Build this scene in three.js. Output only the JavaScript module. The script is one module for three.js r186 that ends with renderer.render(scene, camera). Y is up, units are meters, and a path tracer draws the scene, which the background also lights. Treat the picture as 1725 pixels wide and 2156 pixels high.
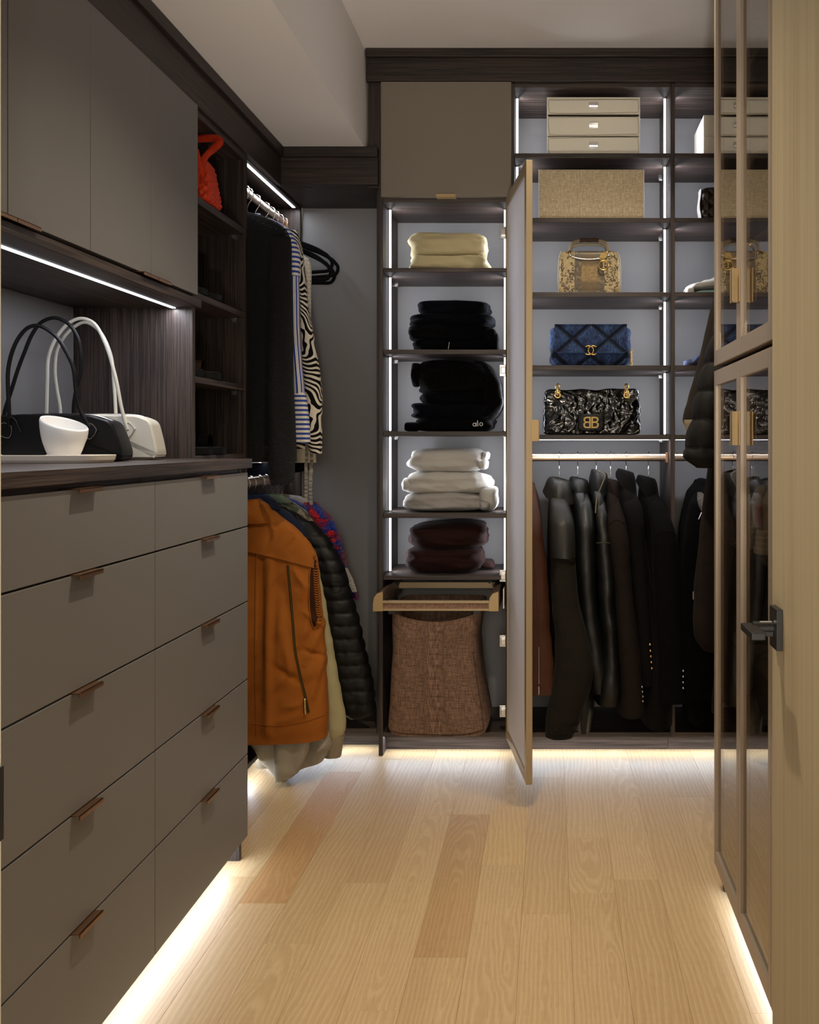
import * as THREE from 'three';
import { RoundedBoxGeometry } from 'three/addons/geometries/RoundedBoxGeometry.js';
import { mergeGeometries } from 'three/addons/utils/BufferGeometryUtils.js';
import { ImprovedNoise } from 'three/addons/math/ImprovedNoise.js';
import { FontLoader } from 'three/addons/loaders/FontLoader.js';
import { TextGeometry } from 'three/addons/geometries/TextGeometry.js';
import { RectAreaLightUniformsLib } from 'three/addons/lights/RectAreaLightUniformsLib.js';

// ---------------------------------------------------------------- camera, light, exposure
// Units are metres; d below is the distance in front of the camera (z = -d).
const EYE = 1.155, FOCAL = 1900, VX = 1160, VY = 931;
const scene = new THREE.Scene();
scene.background = new THREE.Color(0, 0, 0);
const camera = new THREE.PerspectiveCamera(2 * Math.atan(1078 / FOCAL) * 180 / Math.PI, 1725 / 2156, 0.05, 40);
camera.position.set(0, EYE, 0);
camera.setViewOffset(1725, 2156, 862.5 - VX, 1078 - VY, 1725, 2156);      // the lens is shifted: the room's axes stay square
const renderer = new THREE.WebGLRenderer({ antialias: true });
renderer.toneMapping = THREE.LinearToneMapping;
renderer.toneMappingExposure = 0.92;
renderer.shadowMap.enabled = true;
RectAreaLightUniformsLib.init();

const COOL = new THREE.Color(0.88, 0.91, 1.0), WARM = new THREE.Color(1.0, 0.86, 0.66), FILL = new THREE.Color(1.0, 0.91, 0.78), TOECOL = new THREE.Color(0.74, 0.84, 1.0);
const TUBE = 100, TUBE_GLOW = 2.2, STRIP_GLOW = 2.6;
const COUNTER = 70, HANGING = 42, RODLINE = 95, TOE = 95, SPOT_MAIN = 10.8, SPOT_SIDE = 5.5, FILL_PANEL = 8, FILL_UPLIGHT = 13;  // the last two drive added fill lights out of view

function downlight(x, d, power, color, angle, label) {
  const t = thing('recessed_downlight', label, 'downlight', [x, CEIL, -d]);
  const ring = new THREE.LatheGeometry([[.034, -.001], [.036, -.004], [.05, -.005], [.052, -.001], [.052, .0]].map(p => new THREE.Vector2(...p)), 32);
  ring.translate(x, CEIL, -d); part('trim_ring', ring, M.whitePaint, t);
  const lens = new THREE.CylinderGeometry(.034, .034, .003, 32); lens.translate(x, CEIL - .003, -d);
  part('lens', lens, glow('downlight_lens_light', color, 6), t);
  const l = new THREE.SpotLight(color, power, 0, angle, .55, 2);
  l.position.set(x, CEIL - .008, -d); l.target.position.set(x, 0, -d); l.castShadow = true; l.shadow.radius = 1.6;
  scene.add(l, l.target);
}
// a straight glowing strip and the light of the same size just in front of its face
function stripLight(w, len, pos, axis, dir, color, intensity) {
  const l = new THREE.RectAreaLight(color, intensity, w, len);
  l.position.set(...pos); l.up.set(...axis);
  l.lookAt(pos[0] + dir[0], pos[1] + dir[1], pos[2] + dir[2]);
  scene.add(l);
}

// ---------------------------------------------------------------- helpers
const CEIL = 2.592, BACK = 3.655, LEFT = -1.325, RIGHT = .815;
const px = (x, d) => (x - VX) * d / FOCAL, py = (y, d) => EYE - (y - VY) * d / FOCAL;   // the photograph measured at a known distance
const V2 = (x, y) => new THREE.Vector2(x, y), V3 = (x, y, z) => new THREE.Vector3(x, y, z);
const lerp = (a, b, t) => a + (b - a) * t, clamp = (x, a = 0, b = 1) => Math.min(b, Math.max(a, x));
const smooth = (a, b, x) => { const t = clamp((x - a) / (b - a)); return t * t * (3 - 2 * t); };
const spow = (c, e) => Math.sign(c) * Math.pow(Math.abs(c), e);
let seedState = 7;
const srand = s => { seedState = s >>> 0; };
const rnd = (a = 0, b = 1) => { seedState = (seedState * 1664525 + 1013904223) >>> 0; return a + (b - a) * seedState / 4294967296; };
const pn = new ImprovedNoise(), n3 = (x, y, z = 0) => pn.noise(x, y, z);
const table = (xs, x) => {               // piecewise linear [[x, y], ...] made smooth
  if (x <= xs[0][0]) return xs[0][1];
  for (let i = 1; i < xs.length; i++) if (x <= xs[i][0]) { const t = (x - xs[i - 1][0]) / (xs[i][0] - xs[i - 1][0]); return lerp(xs[i - 1][1], xs[i][1], t * t * (3 - 2 * t) * .5 + t * .5); }
  return xs[xs.length - 1][1];
};
const used = new Map(), origin = new WeakMap();
function numbered(name) { const n = used.get(name) || 0; used.set(name, n + 1); return n ? name + '_' + String(n).padStart(3, '0') : name; }
function tag(o, label, category, group, kind) {
  if (label) o.userData.label = label;
  if (category) o.userData.category = category;
  if (group) o.userData.group = group;
  if (kind) o.userData.kind = kind;
  return o;
}
function thing(name, label, category, p = [0, 0, 0], group, turn = 0) {
  const o = new THREE.Group(); o.name = numbered(name); o.position.set(...p); o.rotation.y = turn; origin.set(o, turn ? [0, 0, 0] : p); scene.add(o);
  return tag(o, label, category, group);
}
function shade(m) { m.castShadow = m.receiveShadow = true; return m; }
// geometry of a part is given in room coordinates, unless its thing is local (own = true)
function part(name, geo, mat, parent, own = false) {
  geo = Array.isArray(geo) ? merge(geo) : geo;
  const p = origin.get(parent) || [0, 0, 0];
  if (!own) geo.translate(-p[0], -p[1], -p[2]);
  const m = shade(new THREE.Mesh(geo, mat)); m.name = name; parent.add(m); origin.set(m, own ? [0, 0, 0] : p);
  return m;
}
function struct(name, geo, mat, parent) {
  const m = shade(new THREE.Mesh(Array.isArray(geo) ? merge(geo) : geo, mat)); m.name = name; m.userData.kind = 'structure'; scene.add(m);
  return m;
}
function single(name, geo, mat, label, category, group) {      // a thing of one piece, in room coordinates
  geo = Array.isArray(geo) ? merge(geo) : geo; geo.computeBoundingBox();
  const b = geo.boundingBox, p = [(b.min.x + b.max.x) / 2, b.min.y, (b.min.z + b.max.z) / 2];
  geo.translate(-p[0], -p[1], -p[2]);
  const m = shade(new THREE.Mesh(geo, mat)); m.name = numbered(name); m.position.set(...p); scene.add(m);
  return tag(m, label, category, group);
}
function merge(list) {
  const flat = list.map(g => { const q = g.index ? g.toNonIndexed() : g; for (const k of Object.keys(q.attributes)) if (!['position', 'normal', 'uv'].includes(k)) q.deleteAttribute(k); q.clearGroups(); return q; });
  return flat.length === 1 ? flat[0] : mergeGeometries(flat);
}
// uv in metres, u along the grain axis ('x', 'y' or 'd')
function grainUV(g, grain, ou = 0, ov = 0) {
  if (g.index) g = g.toNonIndexed();
  const p = g.attributes.position, uv = new Float32Array(p.count * 2), a = V3(), b = V3(), c = V3(), n = V3();
  for (let i = 0; i < p.count; i += 3) {
    a.fromBufferAttribute(p, i); b.fromBufferAttribute(p, i + 1); c.fromBufferAttribute(p, i + 2);
    n.crossVectors(b.clone().sub(a), c.clone().sub(a));
    const ax = Math.abs(n.x), ay = Math.abs(n.y), az = Math.abs(n.z), face = ax >= ay && ax >= az ? 'x' : ay >= az ? 'y' : 'z';
    [a, b, c].forEach((q, k) => {
      const co = { x: q.x, y: q.y, z: q.z }, gr = grain === 'd' ? 'z' : grain, rest = ['x', 'y', 'z'].filter(s => s !== face && s !== gr);
      let u, v;
      if (face === gr) { u = co[rest[0]] * .35; v = co[rest[1]]; } else { u = co[gr]; v = co[rest[0]]; }
      uv[(i + k) * 2] = u + ou; uv[(i + k) * 2 + 1] = v + ov;
    });
  }
  g.setAttribute('uv', new THREE.BufferAttribute(uv, 2));
  return g;
}
let boxCount = 0;
function bx(x0, x1, y0, y1, d0, d1, g = 'x', r = .0012) {
  const w = Math.abs(x1 - x0), h = Math.abs(y1 - y0), e = Math.abs(d1 - d0), rr = Math.min(r, w * .3, h * .3, e * .3);
  const geo = rr > .0003 ? new RoundedBoxGeometry(w, h, e, 1, rr) : new THREE.BoxGeometry(w, h, e);
  geo.translate((x0 + x1) / 2, (y0 + y1) / 2, -(d0 + d1) / 2);
  boxCount++;
  return grainUV(geo, g, (boxCount * .377) % 1, (boxCount * .193) % 1);
}
const rotY = (g, a, x, z) => { g.translate(-x, 0, -z); g.rotateY(a); g.translate(x, 0, z); return g; };
// a surface from fn(u, v) -> [x, y, z]; uv scaled to metres by su, sv
function surf(fn, nu, nv, { closed = false, su = 1, sv = 1, flip = false } = {}) {
  const pos = [], uv = [], idx = [];
  for (let j = 0; j <= nv; j++) for (let i = 0; i <= nu; i++) {
    const u = i / nu, v = j / nv, q = fn(closed && i === nu ? 0 : u, v, u);
    pos.push(q[0], q[1], q[2]); uv.push(u * su, v * sv);
  }
  for (let j = 0; j < nv; j++) for (let i = 0; i < nu; i++) {
    const a = j * (nu + 1) + i, b = a + 1, c = a + nu + 1, e = c + 1;
    flip ? idx.push(a, b, c, b, e, c) : idx.push(a, c, b, b, c, e);
  }
  const g = new THREE.BufferGeometry();
  g.setAttribute('position', new THREE.Float32BufferAttribute(pos, 3)); g.setAttribute('uv', new THREE.Float32BufferAttribute(uv, 2)); g.setIndex(idx);
  g.computeVertexNormals();
  if (closed) { const n = g.attributes.normal; for (let j = 0; j <= nv; j++) { const a = j * (nu + 1), b = a + nu, s = V3(n.getX(a) + n.getX(b), n.getY(a) + n.getY(b), n.getZ(a) + n.getZ(b)).normalize(); n.setXYZ(a, s.x, s.y, s.z); n.setXYZ(b, s.x, s.y, s.z); } }
  return g;
}
function tube(points, r, seg = 24, radial = 8, closed = false) {
  const c = new THREE.CatmullRomCurve3(points.map(p => V3(...p)), closed, 'centripetal');
  return new THREE.TubeGeometry(c, seg, r, radial, closed);
}
function rod(a, b, r, radial = 12) {
  const A = V3(...a), B = V3(...b), g = new THREE.CylinderGeometry(r, r, A.distanceTo(B), radial);
  g.applyQuaternion(new THREE.Quaternion().setFromUnitVectors(V3(0, 1, 0), B.clone().sub(A).normalize()));
  return g.translate((A.x + B.x) / 2, (A.y + B.y) / 2, (A.z + B.z) / 2);
}
function ball(x, y, z, r, sy = 1) { const g = new THREE.SphereGeometry(r, 16, 12); g.scale(1, sy, 1); return g.translate(x, y, z); }
function extr(pts, depth, bevel = .0008, holes = []) {       // flat outline in x,y with a thickness along z
  const s = new THREE.Shape(pts.map(p => V2(...p)));
  for (const h of holes) s.holes.push(new THREE.Path(h.map(p => V2(...p))));
  return new THREE.ExtrudeGeometry(s, { depth, bevelEnabled: bevel > 0, bevelSize: bevel, bevelThickness: bevel, bevelSegments: 2, curveSegments: 16 });
}

const FONT = await new FontLoader().loadAsync('fonts/droid/droid_sans_regular.typeface.json'), BOLD = await new FontLoader().loadAsync('fonts/droid/droid_sans_bold.typeface.json');
function lettering(s, size, depth, font = FONT, bevel = 0) { const g = new TextGeometry(s, { font, size, depth, curveSegments: 5, bevelEnabled: bevel > 0, bevelSize: bevel, bevelThickness: bevel, bevelSegments: 2 }); g.computeBoundingBox(); const b = g.boundingBox; return g.translate(-(b.min.x + b.max.x) / 2, -(b.min.y + b.max.y) / 2, -(b.min.z + b.max.z) / 2); }
// ---------------------------------------------------------------- textures
const hash = (x, y, s) => { let h = Math.imul(x | 0, 374761393) ^ Math.imul(y | 0, 668265263) ^ Math.imul(s | 0, 974711); h = Math.imul(h ^ (h >>> 13), 1274126177); return ((h ^ (h >>> 16)) >>> 0) / 4294967296; };
function vn(x, y, nx, ny, s) {            // value noise that repeats every nx, ny cells
  const ix = Math.floor(x), iy = Math.floor(y), fx = x - ix, fy = y - iy, a = fx * fx * (3 - 2 * fx), b = fy * fy * (3 - 2 * fy);
  const m = (k, n) => ((k % n) + n) % n, x0 = m(ix, nx), x1 = m(ix + 1, nx), y0 = m(iy, ny), y1 = m(iy + 1, ny);
  return lerp(lerp(hash(x0, y0, s), hash(x1, y0, s), a), lerp(hash(x0, y1, s), hash(x1, y1, s), a), b);
}
const tn = (u, v, nx, ny, s) => vn(u * nx, v * ny, nx, ny, s);
function dataTex(w, h, fn, srgb = true, metresU = 1, metresV = 1) {
  const d = new Uint8Array(w * h * 4);
  for (let y = 0; y < h; y++) for (let x = 0; x < w; x++) {
    const c = fn((x + .5) / w, (y + .5) / h), k = (y * w + x) * 4;
    if (typeof c === 'number') { const q = clamp(c * 255, 0, 255); d[k] = d[k + 1] = d[k + 2] = q; d[k + 3] = 255; }
    else { d[k] = clamp(c[0], 0, 255); d[k + 1] = clamp(c[1], 0, 255); d[k + 2] = clamp(c[2], 0, 255); d[k + 3] = c.length > 3 ? c[3] : 255; }
  }
  const t = new THREE.DataTexture(d, w, h);
  t.wrapS = t.wrapT = THREE.RepeatWrapping; t.magFilter = THREE.LinearFilter; t.minFilter = THREE.LinearMipmapLinearFilter; t.generateMipmaps = true;
  if (srgb) t.colorSpace = THREE.SRGBColorSpace;
  t.repeat.set(1 / metresU, 1 / metresV); t.needsUpdate = true;
  return t;
}
function canvasTex(w, h, draw, metresU = 1, metresV = 1, srgb = true) {
  const c = document.createElement('canvas'); c.width = w; c.height = h;
  const g = c.getContext('2d'); draw(g, w, h);
  const t = new THREE.CanvasTexture(c); t.wrapS = t.wrapT = THREE.RepeatWrapping; if (srgb) t.colorSpace = THREE.SRGBColorSpace;
  t.repeat.set(1 / metresU, 1 / metresV);
  return t;
}
const mix3 = (a, b, t) => [lerp(a[0], b[0], t), lerp(a[1], b[1], t), lerp(a[2], b[2], t)];
const std = (o) => new THREE.MeshStandardMaterial(o), phys = (o) => new THREE.MeshPhysicalMaterial(o);
const lin = (r, g, b) => new THREE.Color().setRGB(r, g, b);
function glow(name, color, k) { const m = std({ color: lin(.8, .8, .8), emissive: color.clone(), emissiveIntensity: k, roughness: .6 }); m.name = name; return m; }

// dark textured laminate: fine broken lines along u
const woodField = (u, v) => {
  const w = tn(u, v, 3, 10, 3) * .10 + tn(u, v, 2, 4, 9) * .05;
  const a = tn(u, v + w * .05, 6, 90, 5), b = tn(u, v + w * .03, 10, 240, 6), c = tn(u, v + w * .08, 3, 28, 7), e = tn(u, v, 30, 256, 8);
  return .34 * c + .3 * a + .22 * b + .14 * e;
};
const T = {
  wood: dataTex(1024, 1024, (u, v) => { const k = smooth(.28, .72, woodField(u, v)); return mix3([49, 41, 37], [92, 80, 74], k); }, true, .8, .24),
  woodBump: dataTex(512, 512, (u, v) => smooth(.3, .7, woodField(u, v)), false, .8, .24),
  fine: dataTex(256, 256, (u, v) => tn(u, v, 128, 128, 3) * .6 + tn(u, v, 40, 40, 4) * .4, false, .12, .12),
  knit: dataTex(256, 256, (u, v) => { const a = Math.abs(Math.sin(u * Math.PI * 32)), b = Math.abs(Math.sin((v * 32 + Math.floor(u * 32) * .5) * Math.PI)); return .6 * a * b + .4 * tn(u, v, 64, 64, 2); }, false, .1, .1),
  wool: dataTex(256, 256, (u, v) => tn(u, v, 90, 90, 31) * .5 + tn(u, v, 22, 22, 32) * .3 + tn(u, v, 128, 128, 33) * .2, false, .12, .12),
  leather: dataTex(512, 512, (u, v) => { let m = 9, m2 = 9; const n = 56, X = u * n, Y = v * n, ix = Math.floor(X), iy = Math.floor(Y); for (let a = -1; a < 2; a++) for (let b = -1; b < 2; b++) { const cx = (ix + a + n) % n, cy = (iy + b + n) % n, q = Math.hypot(ix + a + hash(cx, cy, 1) - X, iy + b + hash(cx, cy, 2) - Y); if (q < m) { m2 = m; m = q; } else if (q < m2) m2 = q; } return clamp((m2 - m) * 1.5) * .8 + .2 * tn(u, v, 20, 20, 8); }, false, .14, .14),
  fleece: dataTex(256, 256, (u, v) => { let m = 9; const n = 40, X = u * n, Y = v * n, ix = Math.floor(X), iy = Math.floor(Y); for (let a = -1; a < 2; a++) for (let b = -1; b < 2; b++) { const cx = (ix + a + n) % n, cy = (iy + b + n) % n; m = Math.min(m, Math.hypot(ix + a + hash(cx, cy, 5) - X, iy + b + hash(cx, cy, 6) - Y)); } return 1 - clamp(m); }, false, .16, .16),
  crinkle: dataTex(512, 512, (u, v) => { const f = (n, s) => 1 - Math.abs(tn(u, v, n, n, s) * 2 - 1), w = tn(u, v, 5, 5, 60); return Math.pow(f(5, 61), 3) * .45 + Math.pow(f(9, 62), 4) * .35 * w * 1.6 + f(24, 63) * .12 + tn(u, v, 60, 60, 64) * .08; }, false, .3, .3),
};
function oak(kind, seed) {
  return (u, v) => {
    const s = u * 1.5, t = (v - .5) * .12;
    const w = (tn(u, v, 5, 2, seed) - .5) * .9 + (tn(u, v, 14, 4, seed + 1) - .5) * .35 + (tn(u, v, 40, 8, seed + 2) - .5) * .08;
    const h = kind === 0 ? Math.hypot(t * 11, (s - .75) * .9 + w * .55) * 9 : kind === 1 ? (t * 60 + w * 1.6 + s * .8) * 1.2 : Math.hypot((t - .03) * 12, (s - .4) * .55 + w * .7) * 8;
    const f = h - Math.floor(h), ring = smooth(0, .55, f) * (1 - smooth(.82, 1, f));
    const fib = tn(u, v, 22, 120, seed + 3), pore = smooth(.63, .85, tn(u, v, 60, 128, seed + 4)), big = tn(u, v, 3, 2, seed + 5);
    const k = .42 * ring + .28 * fib + .22 * big + .1;
    const c = mix3([205, 182, 143], [181, 152, 111], k);
    return mix3(c, [160, 126, 88], pore * .25);
  };
}
Object.assign(T, {
  oakA: dataTex(1024, 256, oak(0, 11), true, 1.5, .12), oakB: dataTex(1024, 256, oak(1, 41), true, 1.5, .12), oakC: dataTex(1024, 256, oak(2, 71), true, 1.5, .12), oakD: dataTex(1024, 256, oak(1, 101), true, 1.5, .12),
  door: dataTex(1024, 512, (u, v) => { const a = tn(u, v, 4, 70, 201), b = tn(u, v, 8, 200, 202), c = tn(u, v, 2, 16, 203), k = .4 * a + .3 * b + .3 * c; return mix3([204, 190, 154], [176, 158, 122], k); }, true, 1.6, .5),
  linen: dataTex(512, 512, (u, v) => { const n = 90, a = tn(u, v, 14, n * 2, 301), b = tn(u, v, n * 2, 14, 302), th = (Math.sin(u * Math.PI * 2 * n) * Math.sin(v * Math.PI * 2 * n)) * .5 + .5; const k = .38 * a + .38 * b + .24 * th; return mix3([176, 158, 126], [230, 214, 182], smooth(.2, .8, k)); }, true, .16, .16),
  hamper: dataTex(512, 512, (u, v) => { const n = 100, a = tn(u, v, 10, n * 2, 311), b = tn(u, v, n * 2, 10, 312), th = (Math.sin(u * Math.PI * 2 * n) * Math.sin(v * Math.PI * 2 * n)) * .5 + .5; const k = .42 * a + .42 * b + .16 * th; return mix3([92, 66, 50], [172, 138, 114], smooth(.18, .82, k)); }, true, .15, .15),
  weave: dataTex(256, 256, (u, v) => { const n = 50, p = Math.sin(u * Math.PI * 2 * n), q = Math.sin(v * Math.PI * 2 * n); return .5 + .5 * p * q; }, false, .1, .1),
  denim: dataTex(512, 512, (u, v) => { const a = tn(u, v, 160, 20, 321), b = tn(u, v, 9, 9, 322), tw = Math.sin((u * 110 + v * 110) * Math.PI * 2) * .5 + .5; const k = clamp(.55 * a + .2 * b + .25 * tw); return mix3([16, 28, 60], [66, 96, 142], smooth(.22, .85, k)); }, true, .16, .16),
  snake: dataTex(1024, 512, (u, v) => {
    // scales in staggered rows over a blotched ground
    const nx = 56, ny = 34, band = Math.abs(u - .5), wide = band < .13;
    const X = u * nx * (wide ? .5 : 1), Y = v * ny * (wide ? 1.3 : 1), row = Math.floor(Y), off = (row & 1) * .5, ix = Math.floor(X + off), fx = X + off - ix - .5, fy = Y - row - .5;
    const edge = smooth(.32, .5, Math.abs(fx) + Math.abs(fy) * .55), per = hash(ix, row, 77);
    const bl = tn(u, v, 20, 13, 401) * .6 + tn(u, v, 44, 28, 402) * .4, side = band > .13 && band < .24;
    let c = mix3([228, 210, 164], [200, 172, 112], per);
    const net = smooth(.40, .60, bl);
    if (wide) c = mix3(mix3([196, 164, 100], [150, 122, 74], per), [104, 84, 52], smooth(.3, .7, Math.sin(v * 8.5 + .6) * .5 + .5) * .75);
    else if (side) c = mix3(mix3([118, 104, 84], [92, 80, 64], per), [186, 166, 116], smooth(.55, .72, bl) * .8);
    else c = mix3(c, per > .45 ? [92, 74, 48] : c, net * .9);
    return mix3(c, [58, 46, 32], edge * (wide ? .55 : .45 + .5 * net));
  }, true),
  plaid: dataTex(512, 512, (u, v) => {
    const U = u * 4, V = v * 4, a = (U % 1) < .5, b = (V % 1) < .5, z = tn(u, v, 90, 90, 501) - .5, w = tn(u, v, 16, 16, 502) - .5;
    const s = (U + w * .5 + z * .12) % 1, r = (V + w * .5 + z * .12) % 1, A = smooth(.0, .12, s) * (1 - smooth(.46, .6, s)), B = smooth(.0, .12, r) * (1 - smooth(.46, .6, r));
    let c = mix3([168, 30, 36], [32, 48, 122], smooth(.38, .62, (A + B) * .5 + z * .25));
    c = mix3(c, [24, 24, 60], smooth(.7, .74, r) * (1 - smooth(.78, .82, r)) * .6);
    return [c[0] + z * 70, c[1] + z * 60, c[2] + z * 70];
  }, true, .34, .34),
  camo: dataTex(256, 256, (u, v) => { const q = tn(u, v, 7, 7, 511) * .7 + tn(u, v, 15, 15, 512) * .3; return q > .6 ? [78, 86, 66] : q > .45 ? [134, 126, 108] : q > .34 ? [104, 88, 70] : [70, 64, 54]; }, true, .16, .16),
  lace: dataTex(256, 256, (u, v) => { const n = 8, X = u * n, Y = v * n, o = (Math.floor(Y) & 1) * .5, fx = ((X + o) % 1) - .5, fy = (Y % 1) - .5, r = Math.hypot(fx, fy), hole = r > .18 && r < .36 && Math.abs(Math.sin(Math.atan2(fy, fx) * 3)) > .35; return [228, 222, 208, hole ? 0 : 255]; }, true, .12, .12),
  mesh: dataTex(256, 256, (u, v) => { const n = 14, X = u * n, Y = v * n, o = (Math.floor(Y) & 1) * .5, fx = ((X + o) % 1) - .5, fy = (Y % 1) - .5, hole = Math.hypot(fx * 1.1, fy) < .21; const q = tn(u, v, 90, 90, 521) * 14; return [4 + q * .6, 4 + q * .6, 5 + q * .6, hole ? 0 : 255]; }, true, .085, .085),
});
const stripes = (across) => canvasTex(256, 256, (g, w, h) => {
  g.fillStyle = '#ded9ca'; g.fillRect(0, 0, w, h); g.fillStyle = '#34489a';
  for (let i = 0; i < 8; i++) across ? g.fillRect(0, i * 32, w, 15) : g.fillRect(i * 32, 0, 13, h);
  if (!across) { g.fillStyle = '#6d84c4'; for (let i = 0; i < 8; i++) g.fillRect(i * 32 + 20, 0, 3, h); }
}, across ? .15 : .12, across ? .15 : .12);
const zebraTex = dataTex(512, 1024, (u, v) => {
  const w = (tn(u, v, 3, 4, 531) - .5) * 2.2 + (tn(u, v, 7, 9, 532) - .5) * .7;
  const q = Math.sin((v * 9 + u * 5 * Math.sin(v * 6.28 * 1 + 1) + w * 1.15) * Math.PI * 2), cut = (tn(u, v, 6, 12, 533) - .5) * .9;
  return q > cut * .8 ? [222, 214, 198] : [16, 15, 16];
}, true, .14, .28);

function woodMat(tint, rot) { return std({ color: tint, map: T.wood, bumpMap: T.woodBump, bumpScale: .00035, roughness: .5 }); }
const fab = (hex, o = {}) => phys({ color: hex, roughness: .95, specularIntensity: o.spec ?? .3, bumpMap: o.bump || T.fine, bumpScale: o.bs ?? .0008, sheen: o.sheen ?? .25, sheenRoughness: .6, sheenColor: new THREE.Color(hex).lerp(new THREE.Color(1, 1, 1), .15), map: o.map || null, side: THREE.DoubleSide });
const leath = (hex, o = {}) => phys({ color: hex, roughness: o.rough ?? .42, bumpMap: o.bump || T.leather, bumpScale: o.bs ?? .0003, specularIntensity: o.spec ?? .7, clearcoat: o.coat ?? 0, clearcoatRoughness: .25, side: THREE.DoubleSide });
const metal = (c, rough) => std({ color: c, metalness: 1, roughness: rough });
const M = {
  wood: woodMat(lin(.66, .61, .59)), woodDark: woodMat(lin(.34, .27, .24)),
  front: std({ color: lin(.165, .156, .150), roughness: .5, bumpMap: T.fine, bumpScale: .00008 }),
  frontBrown: std({ color: lin(.175, .150, .115), roughness: .6, bumpMap: T.fine, bumpScale: .00008 }),
  panel: std({ color: lin(.215, .21, .216), roughness: .55, bumpMap: T.fine, bumpScale: .00005 }),
  paint: std({ color: lin(.84, .81, .79), roughness: .9 }), whitePaint: std({ color: lin(.75, .74, .72), roughness: .6 }), jamb: std({ color: lin(.56, .54, .44), roughness: .6 }),
  bronze: metal(lin(.34, .20, .12), .42), emblem: std({ color: lin(.46, .31, .10), metalness: .35, roughness: .5 }), gold: std({ color: lin(.42, .30, .15), metalness: .6, roughness: .5 }), goldPaint: std({ color: lin(.37, .28, .165), metalness: .5, roughness: .45 }), bronzePaint: std({ color: lin(.36, .29, .22), metalness: .45, roughness: .42 }),
  brass: metal(lin(.64, .44, .17), .3), chrome: metal(lin(.75, .76, .78), .16), steel: metal(lin(.55, .55, .56), .3), blackMetal: std({ color: lin(.010, .009, .009), metalness: .2, roughness: .4 }),
  satin: phys({ color: lin(.90, .89, .94), roughness: .8, transmission: .5, thickness: 0 }),
  pane: phys({ color: lin(.78, .74, .68), roughness: 0, transmission: 1, thickness: 0, ior: 2.2 }),
  black: std({ color: lin(.01, .01, .01), roughness: .8 }), blackPlastic: std({ color: lin(.012, .012, .013), roughness: .4 }), velvet: fab(0x0b0b0d, { sheen: .5 }),
  door: std({ map: T.door, color: lin(.80, .80, .80), roughness: .55, bumpMap: T.fine, bumpScale: .0001 }),
  sub: std({ color: lin(.22, .15, .09), roughness: .9 }),
  bronzeBrown: std({ color: lin(.14, .085, .055), metalness: .5, roughness: .42 }),
  goldRod: metal(lin(.74, .58, .46), .28),
};
const coolTube = glow('led_tube_light', COOL, TUBE_GLOW), coolStrip = glow('led_strip_light', COOL, STRIP_GLOW);
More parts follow.
